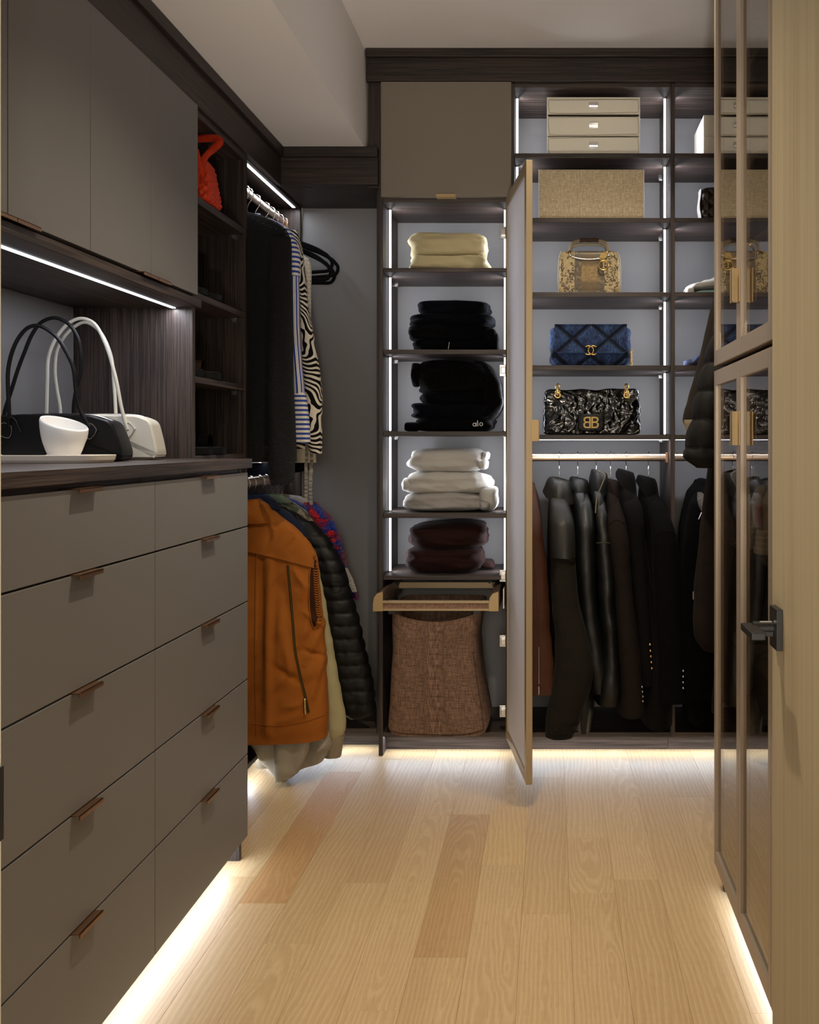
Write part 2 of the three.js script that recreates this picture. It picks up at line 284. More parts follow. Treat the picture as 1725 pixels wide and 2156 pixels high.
// ---------------------------------------------------------------- the setting
const floorBase = struct('floor', bx(-1.5, 1.0, -.10, -.0185, -1.6, 3.85, 'd', 0), M.sub);
{
  const W = .1185, X0 = -.308 - 9 * W, maps = [T.oakA, T.oakB, T.oakC, T.oakD];
  const tints = [[.98, .96, .93], [.945, .92, .88], [1.0, .99, .98], [.91, .875, .83]].map(c => lin(...c));
  const mats = [];
  for (const m of maps) for (const c of tints) mats.push(std({ map: m, color: c, roughness: .44 }));
  const orangeOak = std({ map: T.oakC, color: lin(.86, .71, .57), roughness: .44 }), darkOak = std({ map: T.oakA, color: lin(.82, .74, .64), roughness: .44 }), paleOak = std({ map: T.oakD, color: lin(1.0, .96, .84), roughness: .44 });
  // joints that the photograph shows, by row: distances of the board ends
  const joints = { 4: [2.40], 5: [2.26, 3.16], 6: [2.078], 7: [], 8: [1.833], 9: [2.0226, 2.80], 10: [2.466, 2.86], 11: [], 12: [2.634], 13: [], 14: [], 15: [] };
  srand(5);
  const plank = (x0, d0, d1, mat) => {
    const g = .00015, w = W - 2 * g, len = d1 - d0 - 2 * g, b = .0004, h = .0186;
    const geo = new THREE.BufferGeometry(), p = [], uv = [], idx = [], X = [0, b, w - b, w], Y = [-b, 0, 0, -b], ou = rnd(0, 1.5 - Math.min(1.45, len)), fl = rnd() < .5;
    const q = (x, y, z) => { p.push(x0 + g + x, y, -(d0 + g) - z); uv.push(ou + (fl ? len - z : z), x + .0008); return p.length / 3 - 1; };
    const quad = (a, b2, c, e) => idx.push(a, b2, c, a, c, e);
    quad(q(b, 0, b), q(w - b, 0, b), q(w - b, 0, len - b), q(b, 0, len - b));
    quad(q(0, -b, 0), q(w, -b, 0), q(w - b, 0, b), q(b, 0, b)); quad(q(w, -b, len), q(0, -b, len), q(b, 0, len - b), q(w - b, 0, len - b));
    quad(q(0, -b, len), q(0, -b, 0), q(b, 0, b), q(b, 0, len - b)); quad(q(w, -b, 0), q(w, -b, len), q(w - b, 0, len - b), q(w - b, 0, b));
    quad(q(0, -h, 0), q(w, -h, 0), q(w, -b, 0), q(0, -b, 0)); quad(q(w, -h, len), q(0, -h, len), q(0, -b, len), q(w, -b, len));
    quad(q(0, -h, len), q(0, -h, 0), q(0, -b, 0), q(0, -b, len)); quad(q(w, -h, 0), q(w, -h, len), q(w, -b, len), q(w, -b, 0));
    geo.setAttribute('position', new THREE.Float32BufferAttribute(p, 3)); geo.setAttribute('uv', new THREE.Float32BufferAttribute(uv, 2)); geo.setIndex(idx);
    const flat = geo.toNonIndexed(); flat.computeVertexNormals();
    const m = shade(new THREE.Mesh(flat, mat)); m.name = numbered('plank'); floorBase.add(m);
  };
  for (let r = 0; r < 19; r++) {
    const x0 = X0 + r * W; if (x0 < -1.45 || x0 > .93) continue;
    const fixed = (joints[r] || []).slice(), cuts = [-1.5];
    let d = -1.5 + rnd(.5, 1.2);
    while (d < (fixed[0] ?? 9) - .45 && d < 3.6) { cuts.push(d); d += rnd(.75, 1.4); }
    cuts.push(...fixed);
    d = cuts[cuts.length - 1] + rnd(.8, 1.4); while (d < 3.4) { cuts.push(d); d += rnd(.8, 1.4); }
    cuts.push(3.8);
    for (let i = 0; i + 1 < cuts.length; i++) {
      let a = cuts[i], b = cuts[i + 1];
      while (b - a > 1.5) { const c = a + rnd(1.1, 1.45); plank(x0, a, c, mats[Math.floor(rnd(0, 16))]); a = c; }
      const special = r === 5 && a === 2.26 ? orangeOak : r === 9 && a === 2.0226 ? darkOak : r === 10 && a === 2.466 ? paleOak : null;
      plank(x0, a, b, special || mats[Math.floor(rnd(0, 16))]);
    }
  }
}
struct('ceiling', bx(-1.5, 1.0, CEIL, CEIL + .1, -1.6, 3.85, 'x', 0), M.paint);
struct('wall_left', bx(-1.45, LEFT - .012, 0, CEIL, -1.6, 3.85, 'x', 0), M.paint);
struct('wall_right', bx(RIGHT + .015, .95, 0, CEIL, -1.6, 3.85, 'x', 0), M.paint);
struct('wall_back', bx(LEFT - .012, RIGHT + .015, 0, CEIL, BACK + .03, 3.85, 'x', 0), M.paint);
struct('wall_behind', bx(LEFT - .012, RIGHT + .015, 0, CEIL, -1.6, -1.48, 'x', 0), M.paint);
struct('wall_front', [bx(LEFT - .012, -.486, 0, CEIL, .60, .72, 'x', 0), bx(.41, RIGHT + .015, 0, CEIL, .60, .72, 'x', 0), bx(-.486, .41, 2.13, CEIL, .60, .72, 'x', 0)], M.paint);
struct('soffit', bx(LEFT - .012, -.68, 2.233, CEIL, .72, BACK + .03, 'x', 0), M.paint);
// door frame round the opening the camera looks through, with its strike plate
struct('trim_1', [bx(-.486, -.4470, 0, 2.10, .585, .735, 'y', .002), bx(.371, .41, 0, 2.10, .585, .735, 'y', .002), bx(-.486, .41, 2.10, 2.13, .585, .735, 'x', .002)], M.jamb);
struct('trim_2', [bx(-.55, -.47, 0, 2.15, .735, .752, 'y', .003), bx(.40, .47, 0, 2.15, .735, .752, 'y', .003), bx(-.54, .47, 2.12, 2.19, .735, .752, 'x', .003)], M.jamb);
single('strike_plate', [bx(-.4470, -.4450, .832, .892, .705, .7345, 'y', .0006), bx(-.4460, -.4438, .848, .876, .716, .7265, 'y', .0004)], M.blackMetal, 'dark metal latch plate on the door jamb at the frame edge', 'strike plate');
// crown boards: fascia and projecting cap, over the back run, the bridge and the left run
const crown = (n, g) => { const m = struct('trim_' + n, g.shift(), M.woodDark); g.forEach((q, i) => part('cap_board', q, M.woodDark, m)); return m; };
crown(3, [bx(-.676, RIGHT, 2.476, 2.566, 3.300, 3.320, 'x', .002), bx(-.676, RIGHT, 2.560, 2.5915, 3.286, 3.320, 'x', .003)]);
crown(4, [bx(-1.0, -.632, 2.097, 2.200, 3.300, 3.320, 'x', .002), bx(-.99, -.632, 2.196, 2.2325, 3.286, 3.320, 'x', .003)]);
crown(5, [bx(-1.006, -.986, 2.094, 2.200, .76, 3.300, 'd', .002), bx(-1.006, -.973, 2.196, 2.2325, .76, 3.300, 'd', .003)]);
struct('trim_6', bx(-.672, -.622, 2.09, 2.478, 3.320, 3.338, 'y', .0015), M.woodDark);

// the entry door, opened into the room on the hinge side of the frame
{
  const dr = struct('door_1', bx(.3690, .4080, .012, 2.09, .742, 1.503, 'y', .0015), M.door);
  part('rose_plate', bx(.3588, .3690, .823, .8885, 1.4335, 1.4795, 'y', .0008), M.blackMetal, dr);
  const hn = part('door_handle', bx(.310, .3325, .8485, .8605, 1.393, 1.4735, 'd', .0018), M.blackMetal, dr);
  part('neck', [rod([.327, .8545, -1.461], [.359, .8545, -1.461], .0105, 20), bx(.33, .3588, .842, .8505, 1.452, 1.469, 'x', .001)], M.blackMetal, hn);
  part('collar', rod([.338, .861, -1.4605], [.357, .861, -1.4605], .0048, 16), M.steel, hn);
}
downlight(-.2, 1.95, SPOT_MAIN, WARM, .92, 'recessed ceiling downlight above the middle of the floor');
downlight(.22, 2.62, SPOT_SIDE, WARM, 1.05, 'recessed ceiling downlight near the tall glass cabinet');
{
  const t = thing('added_fill_panel', 'added tall fill panel, unseen on the wall behind the camera', 'added light panel', [0, .6, 1.46]);  // added fill light out of view, brightens surfaces facing the camera
  part('frame', bx(-.48, .48, .58, 1.92, -1.478, -1.45, 'y', .004), M.whitePaint, t);
  part('diffuser', bx(-.45, .45, .61, 1.89, -1.452, -1.444, 'y', .002), glow('added_panel_light', FILL, 3), t);
  const l = new THREE.RectAreaLight(FILL, FILL_PANEL, .9, 1.28); l.position.set(0, 1.25, 1.441); l.lookAt(0, 1.25, 0); scene.add(l);
}
{
  const t = thing('added_uplight', 'added black floor uplight, unseen behind the camera', 'added_lamp', [.05, 0, .15]);  // added out of view, its spot is aimed up to brighten the ceiling
  part('housing', new THREE.CylinderGeometry(.055, .065, .22, 28).translate(.05, .11, .15), M.blackMetal, t);
  part('lens', new THREE.CylinderGeometry(.045, .045, .006, 28).translate(.05, .223, .15), glow('added_uplight_light', FILL, 5), t);
  const l = new THREE.SpotLight(new THREE.Color(1, .93, .85), FILL_UPLIGHT, 0, .52, .8, 2); l.position.set(.05, .232, .15); l.target.position.set(-.12, 2.59, -2.75); l.castShadow = true; l.shadow.radius = 2; scene.add(l, l.target);
}
// ---------------------------------------------------------------- drawer chests, worktop and wall cabinets on the left
const CH = [1.327, 1.911, 2.4956];
const drawerY = [[.9245, 1.0715], [.7175, .9205], [.503, .7135], [.2965, .499], [.068, .2925]];
const pull = (x, y, d, w = .082) => [bx(x - .022, x + .0155, y, y + .0022, d - w / 2, d + w / 2, 'd', .0006), bx(x + .0125, x + .0155, y - .006, y + .0022, d - w / 2, d + w / 2, 'd', .0006)];
for (let c = 0; c < 2; c++) {
  const a = CH[c], b = CH[c + 1], t = thing('drawer_chest', c ? 'grey five-drawer chest beside the rail of hanging jackets' : 'grey five-drawer chest below the handbags and white bowl', 'chest of drawers', [-1.08, 0, -(a + b) / 2]);
  const e0 = c ? a : a - .012, e1 = c ? 2.506 : b, foot = c ? 0 : .068;
  part('carcass', [bx(LEFT, -.859, foot, 1.083, e1 - .019, e1, 'y'), bx(LEFT, -.859, .068, 1.083, e0, e0 + .019, 'y'), bx(LEFT, -.859, .068, .086, e0 + .019, e1 - .019, 'd'), bx(LEFT, -.861, 1.06, 1.083, e0 + .019, e1 - .019, 'd'), bx(LEFT, LEFT + .01, .08, 1.07, e0 + .019, e1 - .019, 'y')], M.wood, t);
  part('toe_kick', bx(-.955, -.94, 0, .068, e0 + .019, e1 - .019, 'd'), M.wood, t);
  for (const [y0, y1] of drawerY) {
    const f = part('drawer', [bx(-.857, -.838, y0, y1, a + .0012, b - .0012, 'd', .001), bx(-1.29, -.86, y0 + .02, y1 - .03, a + .03, b - .03, 'd', .001)], M.front, t);
    part('pull', pull(-.838, y1 + .0002, (a + b) / 2), M.bronze, f);
  }
}
single('worktop', bx(LEFT, -.829, 1.0835, 1.1097, .80, 2.506, 'd', .0015), M.wood, 'dark wood-grain worktop on the drawer chests holding two handbags', 'worktop');
const UD = [1.336, 1.6285, 1.9215, 2.2140, 2.5065];
for (let c = 0; c < 2; c++) {
  const a = UD[2 * c], b = UD[2 * c + 2], t = thing('wall_cabinet', c ? 'grey two-door wall cabinet beside the orange bag shelf' : 'grey wall cabinet nearest the doorway above the black handbag', 'cabinet', [-1.15, 1.55, -(a + b) / 2]);
  part('carcass', [bx(LEFT, -1.0, 1.552, 2.095, a, a + .018, 'y'), bx(LEFT, -1.0, 1.552, 2.095, b - .018, b, 'y'), bx(LEFT, -1.0, 1.552, 1.57, a + .018, b - .018, 'd'), bx(LEFT, -1.0, 2.077, 2.095, a + .018, b - .018, 'd'), bx(LEFT, LEFT + .01, 1.57, 2.08, a, b, 'y')], M.wood, t);
  for (let k = 0; k < 2; k++) {
    const d0 = UD[2 * c + k] + .0013, d1 = UD[2 * c + k + 1] - .0013;
    const dr = part('door', bx(-.999, -.98, 1.5625, 2.090, d0, d1, 'y', .001), M.front, t), m = k ? d0 : d1, s = k ? 1 : -1;
    part('pull', [bx(-1.0, -.962, 1.558, 1.5602, Math.min(m, m + s * .075), Math.max(m, m + s * .075), 'd', .0006), bx(-.965, -.962, 1.552, 1.5602, Math.min(m, m + s * .075), Math.max(m, m + s * .075), 'd', .0006)], M.bronze, dr);
  }
}
single('cabinet_base_board', bx(LEFT, -.972, 1.528, 1.5505, .85, 2.512, 'd', .0015), M.wood, 'dark wood board under the grey wall cabinets holding the light strip', 'board');
single('niche_back_panel', bx(LEFT - .010, LEFT, 1.1097, 1.528, .85, 2.506, 'd', .001), M.panel, 'plain grey panel behind the black and white handbags', 'panel');
single('led_strip', bx(-1.051, -1.039, 1.5255, 1.528, 1.0, 2.500, 'd', .0006), coolStrip, 'long lit light strip under the grey wall cabinets', 'light strip');
stripLight(.012, 1.5, [-1.045, 1.5245, -1.75], [0, 0, 1], [0, -1, 0], COOL, COUNTER);

// ---------------------------------------------------------------- open tower with bags and shoes
{
  const a = 2.507, b = 2.958, t = thing('shelf_tower', 'dark open shelf tower holding an orange bag and shoes', 'shelving', [-1.15, 0, -2.73]);
  for (const d of [a, b - .019]) part('side_panel', bx(LEFT, -.995, 0, 2.095, d, d + .019, 'y'), d === a ? M.wood : M.woodDark, t);  // same wood; far panel tinted darker, interior shade put into its colour
  for (const y of [[.07, .088], [1.104, 1.1172], [1.322, 1.3405], [1.559, 1.5775], [1.829, 1.8505], [2.074, 2.095]]) part('shelf', bx(LEFT + .01, -.997, y[0], y[1], a + .019, b - .019, 'd'), M.wood, t);
  part('back_panel', bx(LEFT, LEFT + .008, .08, 2.09, a + .019, b - .019, 'y'), M.woodDark, t);  // darker tint carries the shade at the back of the tower
  for (const y of [1.322, 1.559, 1.829]) part('shelf_pin', [rod([-1.03, y - .008, -(b - .031)], [-1.03, y - .008, -(b - .0185)], .0055), bx(-1.038, -1.022, y - .006, y - .0005, b - .03, b - .0195, 'x', .001)], M.steel, t);
}
// ---------------------------------------------------------------- hanging bay on the left wall and the corner
{
  const a = 2.958, b = 3.642, t = thing('hanging_bay', 'dark hanging bay with two clothes rods beside the drawers', 'wardrobe bay', [-1.15, 0, -3.3]);
  part('end_panel', bx(LEFT, -1.006, .07, 2.092, b - .018, b, 'y'), M.wood, t);
  part('top_panel', bx(LEFT, -1.006, 2.092, 2.110, a, b, 'd'), M.woodDark, t);
  part('back_panel', bx(LEFT - .008, LEFT, .07, 2.092, a, b, 'y'), M.woodDark, t);
  part('shelf', bx(LEFT, -1.04, 1.083, 1.100, a, b - .018, 'd'), M.wood, t);
  part('bottom_shelf', bx(LEFT, -1.006, .068, .086, a, b - .018, 'd'), M.wood, t);
  part('toe_kick', bx(-1.10, -1.085, 0, .068, a, b, 'd'), M.wood, t);
  for (const y of [2.030, 1.013]) {
    const r = rod([-1.066, 0, -(a + .001)], [-1.066, 0, -(b - .0185)], .0135, 20); r.translate(1.066, 0, 0); r.scale(.62, 1.25, 1); r.translate(-1.066, y, 0);
    part('clothes_rod', r, M.goldRod, t);
    part('rod_bracket', bx(-1.08, -1.052, y - .022, y + .02, b - .026, b - .018, 'y', .002), M.bronze, t);
  }
  single('led_strip', bx(-1.031, -1.019, 2.0895, 2.092, a + .02, 3.60, 'd', .0006), coolStrip, 'lit light strip above the upper clothes rod', 'light strip');
  stripLight(.012, .62, [-1.025, 2.0885, -3.29], [0, 0, 1], [0, -1, 0], COOL, HANGING);
  single('led_strip', bx(-1.081, -1.072, 1.0805, 1.083, a + .02, 3.60, 'd', .0006), coolStrip, 'lit light strip above the lower rod of jackets', 'light strip');
  stripLight(.009, .62, [-1.0765, 1.0795, -3.29], [0, 0, 1], [0, -1, 0], COOL, HANGING * .7);
}
{
  const t = thing('corner_bay', 'empty dark corner bay with a plain grey back panel', 'wardrobe bay', [-.8, 0, -3.5]);
  part('back_panel', bx(-1.004, -.636, .07, 2.1, 3.648, BACK + .004, 'y', .001), M.panel, t);
  part('top_panel', bx(-1.004, -.636, 2.100, 2.116, 3.322, 3.646, 'x'), M.woodDark, t);
  part('side_panel', bx(-.649, -.636, .07, 2.100, 3.365, 3.646, 'y'), M.woodDark, t);
  part('bottom_shelf', bx(-1.004, -.650, .068, .088, 3.365, 3.646, 'x'), M.wood, t);
  part('toe_kick', bx(-1.05, -.636, 0, .068, 3.445, 3.46, 'x'), M.wood, t);
  const s = rod([-.9, 2.0985, -3.36], [-.9, 2.1, -3.36], .012, 20); part('cap', s, M.blackPlastic, t);
}
// ---------------------------------------------------------------- tall cabinet with the folded stacks
const TALL = [[1.783, 1.798], [1.480, 1.497], [1.178, 1.195], [.875, .893], [.647, .663]];
const RSH = [[2.203, 2.2205], [1.965, 1.982], [1.691, 1.708], [1.420, 1.4385], [1.165, 1.182]];
function shelfPins(parent, ys, xs, side) { for (const y of ys) part('shelf_pin', [rod([xs, y - .009, -3.575], [xs + side * .012, y - .009, -3.575], .006), bx(Math.min(xs, xs + side * .014), Math.max(xs, xs + side * .014), y - .007, y - .0005, 3.567, 3.583, 'x', .0008)], M.steel, parent); }
{
  const t = thing('tall_cabinet', 'tall open cabinet of folded clothes with its door swung open', 'cabinet', [-.39, 0, -3.48]);
  part('side_panel', bx(-.634, -.618, 0, 2.476, 3.322, 3.646, 'y'), M.wood, t);
  part('side_panel', bx(-.166, -.151, .07, 2.476, 3.322, 3.646, 'y'), M.wood, t);
  part('back_panel', bx(-.634, -.151, .068, 2.476, 3.647, BACK + .004, 'y', .001), M.panel, t);
  part('top_panel', bx(-.618, -.166, 2.040, 2.056, 3.326, 3.646, 'x'), M.wood, t);
  for (const y of TALL) part('shelf', bx(-.6175, -.1665, y[0], y[1], 3.329, 3.645, 'x'), M.wood, t);
  part('bottom_shelf', bx(-.618, -.166, .069, .086, 3.326, 3.646, 'x'), M.wood, t);
  part('toe_kick', bx(-.618, -.15, 0, .068, 3.395, 3.41, 'x'), M.wood, t);
  shelfPins(t, TALL.slice(0, 4).map(q => q[0]), -.618, 1);
  const flap = part('door', bx(-.6215, -.1445, 2.0525, 2.4735, 3.300, 3.319, 'x', .0012), M.frontBrown, t);
  part('pull', [bx(-.418, -.347, 2.0485, 2.0515, 3.290, 3.319, 'x', .0006), bx(-.418, -.347, 2.0485, 2.0605, 3.288, 3.291, 'x', .0006)], M.gold, flap);
  // door on the hinge side, standing open into the room; built flat, then turned
  const A = Math.atan2(.0857, .453), L = .472, TH = .0205, y0 = .074, y1 = 2.046, FW = .034;
  const turn = gs => { const g = merge([].concat(gs)); g.rotateY(A); g.translate(-.1655, 0, -3.308); return g; };   // local: door runs from the hinge towards the camera (+z), inner face at x = 0
  const dx = (x0, x1, ya, yb, z0, z1, gr, r) => bx(x0, x1, ya, yb, -z1, -z0, gr, r);
  const fr = part('door', turn([dx(0, TH, y0, y1, 0, FW, 'y'), dx(0, TH, y0, y1, L - FW, L, 'y'), dx(0, TH, y0, y0 + FW, FW, L - FW, 'd'), dx(0, TH, y1 - FW, y1, FW, L - FW, 'd')]), M.goldPaint, t);
  part('panel', turn(dx(.005, .013, y0 + FW, y1 - FW, FW, L - FW, 'y', .0005)), M.satin, fr);
  part('pull', turn([dx(TH - .004, TH + .022, 1.158, 1.2255, L - .003, L + .0015, 'y', .0008), dx(TH + .019, TH + .022, 1.158, 1.2255, L - .016, L + .0015, 'y', .0008)]), M.gold, fr);
  for (const y of [1.93, 1.42, .66, .42, .16]) part('hinge', [bx(-.19, -.166, y - .022, y + .022, 3.335, 3.347, 'x', .002), bx(-.184, -.166, y - .012, y + .012, 3.318, 3.34, 'x', .002)], M.steel, t);
}
// ---------------------------------------------------------------- lit shelf bays with bags over hanging coats
function shelfBay(x0, x1, label, shelfLabel) {
  const t = thing('shelf_bay', label, 'shelving', [(x0 + x1) / 2, 0, -3.48]);
  part('side_panel', bx(x0 - .0165, x0, .07, 2.476, 3.322, 3.646, 'y'), M.wood, t);
  part('back_panel', bx(x0 - .0165, x1, .068, 2.476, 3.647, BACK + .004, 'y', .001), M.panel, t);
  part('top_panel', bx(x0, x1, 2.462, 2.478, 3.322, 3.646, 'x'), M.wood, t);
  for (const y of RSH) part('shelf', bx(x0 + .0005, x1 - .0005, y[0], y[1], 3.327, 3.645, 'x'), M.wood, t);
  part('bottom_shelf', bx(x0, x1, .069, .086, 3.326, 3.646, 'x'), M.wood, t);
  part('toe_kick', bx(x0 - .0165, x1, 0, .068, 3.395, 3.41, 'x'), M.wood, t);
  shelfPins(t, RSH.map(q => q[0]), x1, -1);
  const r = rod([x0, 0, 0], [x1, 0, 0], .0125, 20); r.scale(1, 1.2, .6); r.translate(0, 1.0985, -3.40); part('clothes_rod', r, M.goldRod, t);
  for (const x of [x0, x1 - .009]) part('rod_bracket', bx(x, x + .009, 1.078, 1.117, 3.385, 3.415, 'y', .002), M.bronze, t);
  return t;
}
shelfBay(-.1345, .4406, 'lit shelf bay of handbags above a rail of dark coats');
shelfBay(.4575, RIGHT, 'lit shelf bay partly hidden by the glass cabinet');
single('end_board', bx(RIGHT, RIGHT + .014, .07, 2.476, 3.322, 3.646, 'y'), M.wood, 'dark wood board closing the last shelf bay against the wall', 'board');
// vertical light tubes, one per compartment, and horizontal strips
{
  const cap = (x, y, s) => rod([x, y, -3.43], [x, y + s * .004, -3.43], .0095, 20);
  const run = (x, s, ys, where) => ys.forEach(([y0, y1, row]) => {
    const t = thing('led_tube', `thin upright lit tube ${where} ${row}`, 'light tube', [x, y0, -3.43]);
    part('tube', rod([x, y0 + .004, -3.43], [x, y1 - .004, -3.43], .0045, 12), coolTube, t);
    part('end_cap', cap(x, y0, 1), M.chrome, t); part('end_cap', cap(x, y1, -1), M.chrome, t);
    stripLight(.009, y1 - y0 - .012, [x + s * .0052, (y0 + y1) / 2, -3.43], [0, 1, 0], [s, 0, -.35], COOL, TUBE);
  });
  const tall = [[1.798, 2.040, 'beside the cream folded blankets'], [1.497, 1.783, 'beside the folded dark sweatshirts'], [1.195, 1.480, 'beside the black fleece stack'], [.893, 1.178, 'beside the white folded stack'], [.663, .875, 'beside the brown folded stack']];
  run(-.6105, 1, tall, 'at the panel side');
  run(-.1735, -1, tall, 'at the hinge side');
  const right = [[2.2205, 2.462, 'on the shelf of the cream drawer box'], [1.982, 2.203, 'on the shelf of the linen box'], [1.708, 1.965, 'on the shelf of the snakeskin bag'], [1.4385, 1.691, 'on the shelf of the denim bag'], [1.182, 1.420, 'on the shelf of the black shiny bag']];
  run(-.1275, 1, right, 'beside the swung door');
  run(.4336, -1, right, 'beside the middle upright');
  const far = [[2.2205, 2.462, 'by the stacked white boxes'], [1.982, 2.203, 'by the brown quilted bag'], [1.708, 1.965, 'by the white crumpled cloth'], [1.4385, 1.691, 'by the small navy bundle'], [1.182, 1.420, 'above the black fur-trimmed jacket']];
  run(.4650, 1, far, 'in the last bay');
  for (const [a, b, l] of [[-.13, .436, 'lit strip under the shelf of the black shiny bag'], [.462, RIGHT - .01, 'lit strip under the lowest shelf of the last bay']]) {
    single('led_strip', bx(a, b, 1.1625, 1.165, 3.335, 3.345, 'x', .0006), coolStrip, l, 'light strip');
    stripLight(.009, b - a, [(a + b) / 2, 1.1615, -3.34], [1, 0, 0], [0, -1, -.7], COOL, RODLINE);
  }
  // strips under the toe of every run
  const toe = (x0, x1, d0, d1, axis, l, k = 1) => {
    single('led_strip', bx(x0, x1, .0655, .068, d0, d1, 'x', .0005), coolStrip, l, 'light strip');
    const len = axis === 'x' ? x1 - x0 : d1 - d0;
    stripLight(.009, len, [(x0 + x1) / 2, .0645, -(d0 + d1) / 2], axis === 'x' ? [1, 0, 0] : [0, 0, 1], axis === 'x' ? [0, -1, .5] : [d0 < 1.36 && x0 > 0 ? -.5 : .5, -1, 0], TOECOL, TOE * k);
  };
  toe(-.895, -.886, 1.34, 2.48, 'd', 'hidden light strip under the drawer chests lighting the floor');
  toe(-1.04, -1.031, 2.97, 3.60, 'd', 'hidden light strip under the hanging jackets lighting the floor');
  toe(-1.0, -.655, 3.385, 3.394, 'x', 'hidden light strip under the empty corner bay', .9);
  toe(-.612, -.17, 3.350, 3.359, 'x', 'hidden light strip under the cabinet of the laundry bag', .95);
  toe(-.13, RIGHT - .01, 3.350, 3.359, 'x', 'hidden light strip under the rail of dark coats', .95);
  toe(.468, .477, 1.36, 2.30, 'd', 'hidden light strip under the glass cabinet');
}
// ---------------------------------------------------------------- glass cabinet on the right
{
  const D = [1.430, 1.7340, 2.0340, 2.3375], t = thing('glass_cabinet', 'tall shoe cabinet with bronze framed glass doors', 'cabinet', [.62, 0, -2.03]);
  const x0 = .445, a = 1.4245, b = 2.334;
  for (const d of [a, b - .018]) part('side_panel', bx(x0, RIGHT, d > 2 ? 0 : .068, 2.47, d, d + .018, 'y'), M.wood, t);
  part('back_panel', bx(RIGHT, RIGHT + .008, .07, 2.47, a, b, 'y'), M.woodDark, t);
  part('top_panel', bx(x0, RIGHT, 2.452, 2.47, a + .018, b - .018, 'd'), M.wood, t);
  part('bottom_panel', bx(x0, RIGHT, .068, .086, a + .018, b - .018, 'd'), M.wood, t);
  part('toe_kick', bx(.53, .545, 0, .068, a, b, 'd'), M.wood, t);
  for (const y of [.42, .66, .90, 1.13, 1.39, 1.60, 1.80, 2.03, 2.25]) part('shelf', bx(x0 + .014, RIGHT, y - .009, y + .009, a + .018, b - .018, 'd'), M.wood, t);
  for (const [ya, yb] of [[.0675, 1.3385], [1.3515, 2.445]]) for (let k = 0; k < 3; k++) {
    const d0 = D[k] + .0015, d1 = D[k + 1] - .0015, FW = .021, X0 = .423, X1 = .443;
    const fr = part('door', [bx(X0, X1, ya, yb, d0, d0 + FW, 'y', .001), bx(X0, X1, ya, yb, d1 - FW, d1, 'y', .001), bx(X0, X1, ya, ya + .038, d0 + FW, d1 - FW, 'd', .001), bx(X0, X1, yb - .038, yb, d0 + FW, d1 - FW, 'd', .001)], M.bronzePaint, t);
    part('pane', bx(X0 + .007, X0 + .011, ya + .038, yb - .038, d0 + FW, d1 - FW, 'y', 0), M.pane, fr);
    if (k) { const yc = ya < 1 ? 1.186 : 1.508, m = k === 1 ? d1 : d0, s = k === 1 ? -1 : 1, lo = Math.min(m, m + s * .014), hi = Math.max(m, m + s * .014); part('pull', [bx(X0 - .016, X0, yc - .038, yc + .038, m - (s < 0 ? .003 : 0), m + (s < 0 ? 0 : .003), 'y', .0006), bx(X0 - .002, X0 + .001, yc - .038, yc + .038, lo, hi, 'y', .0006), bx(X0 - .016, X0 - .013, yc - .038, yc + .038, lo, hi, 'y', .0006)], M.gold, fr); }
  }
  struct('trim_7', bx(.447, .465, 2.47, CEIL - .0005, .76, 2.334, 'd', .002), M.woodDark);
}
// ---------------------------------------------------------------- hanging bay on the right wall, mostly behind the glass cabinet
{
  const a = 2.336, b = 3.30, t = thing('hanging_bay', 'dark hanging bay of puffer coats behind the glass cabinet', 'wardrobe bay', [.63, 0, -2.8]);
  part('back_panel', bx(RIGHT, RIGHT + .008, .07, 2.47, a, b, 'y'), M.woodDark, t);
  for (const y of [1.93, 1.16]) { const r = rod([.545, 0, -a], [.545, 0, -2.88], .0125, 16); r.translate(-.545, 0, 0); r.scale(.6, 1.2, 1); r.translate(.545, y, 0); part('clothes_rod', r, M.goldRod, t); }
}
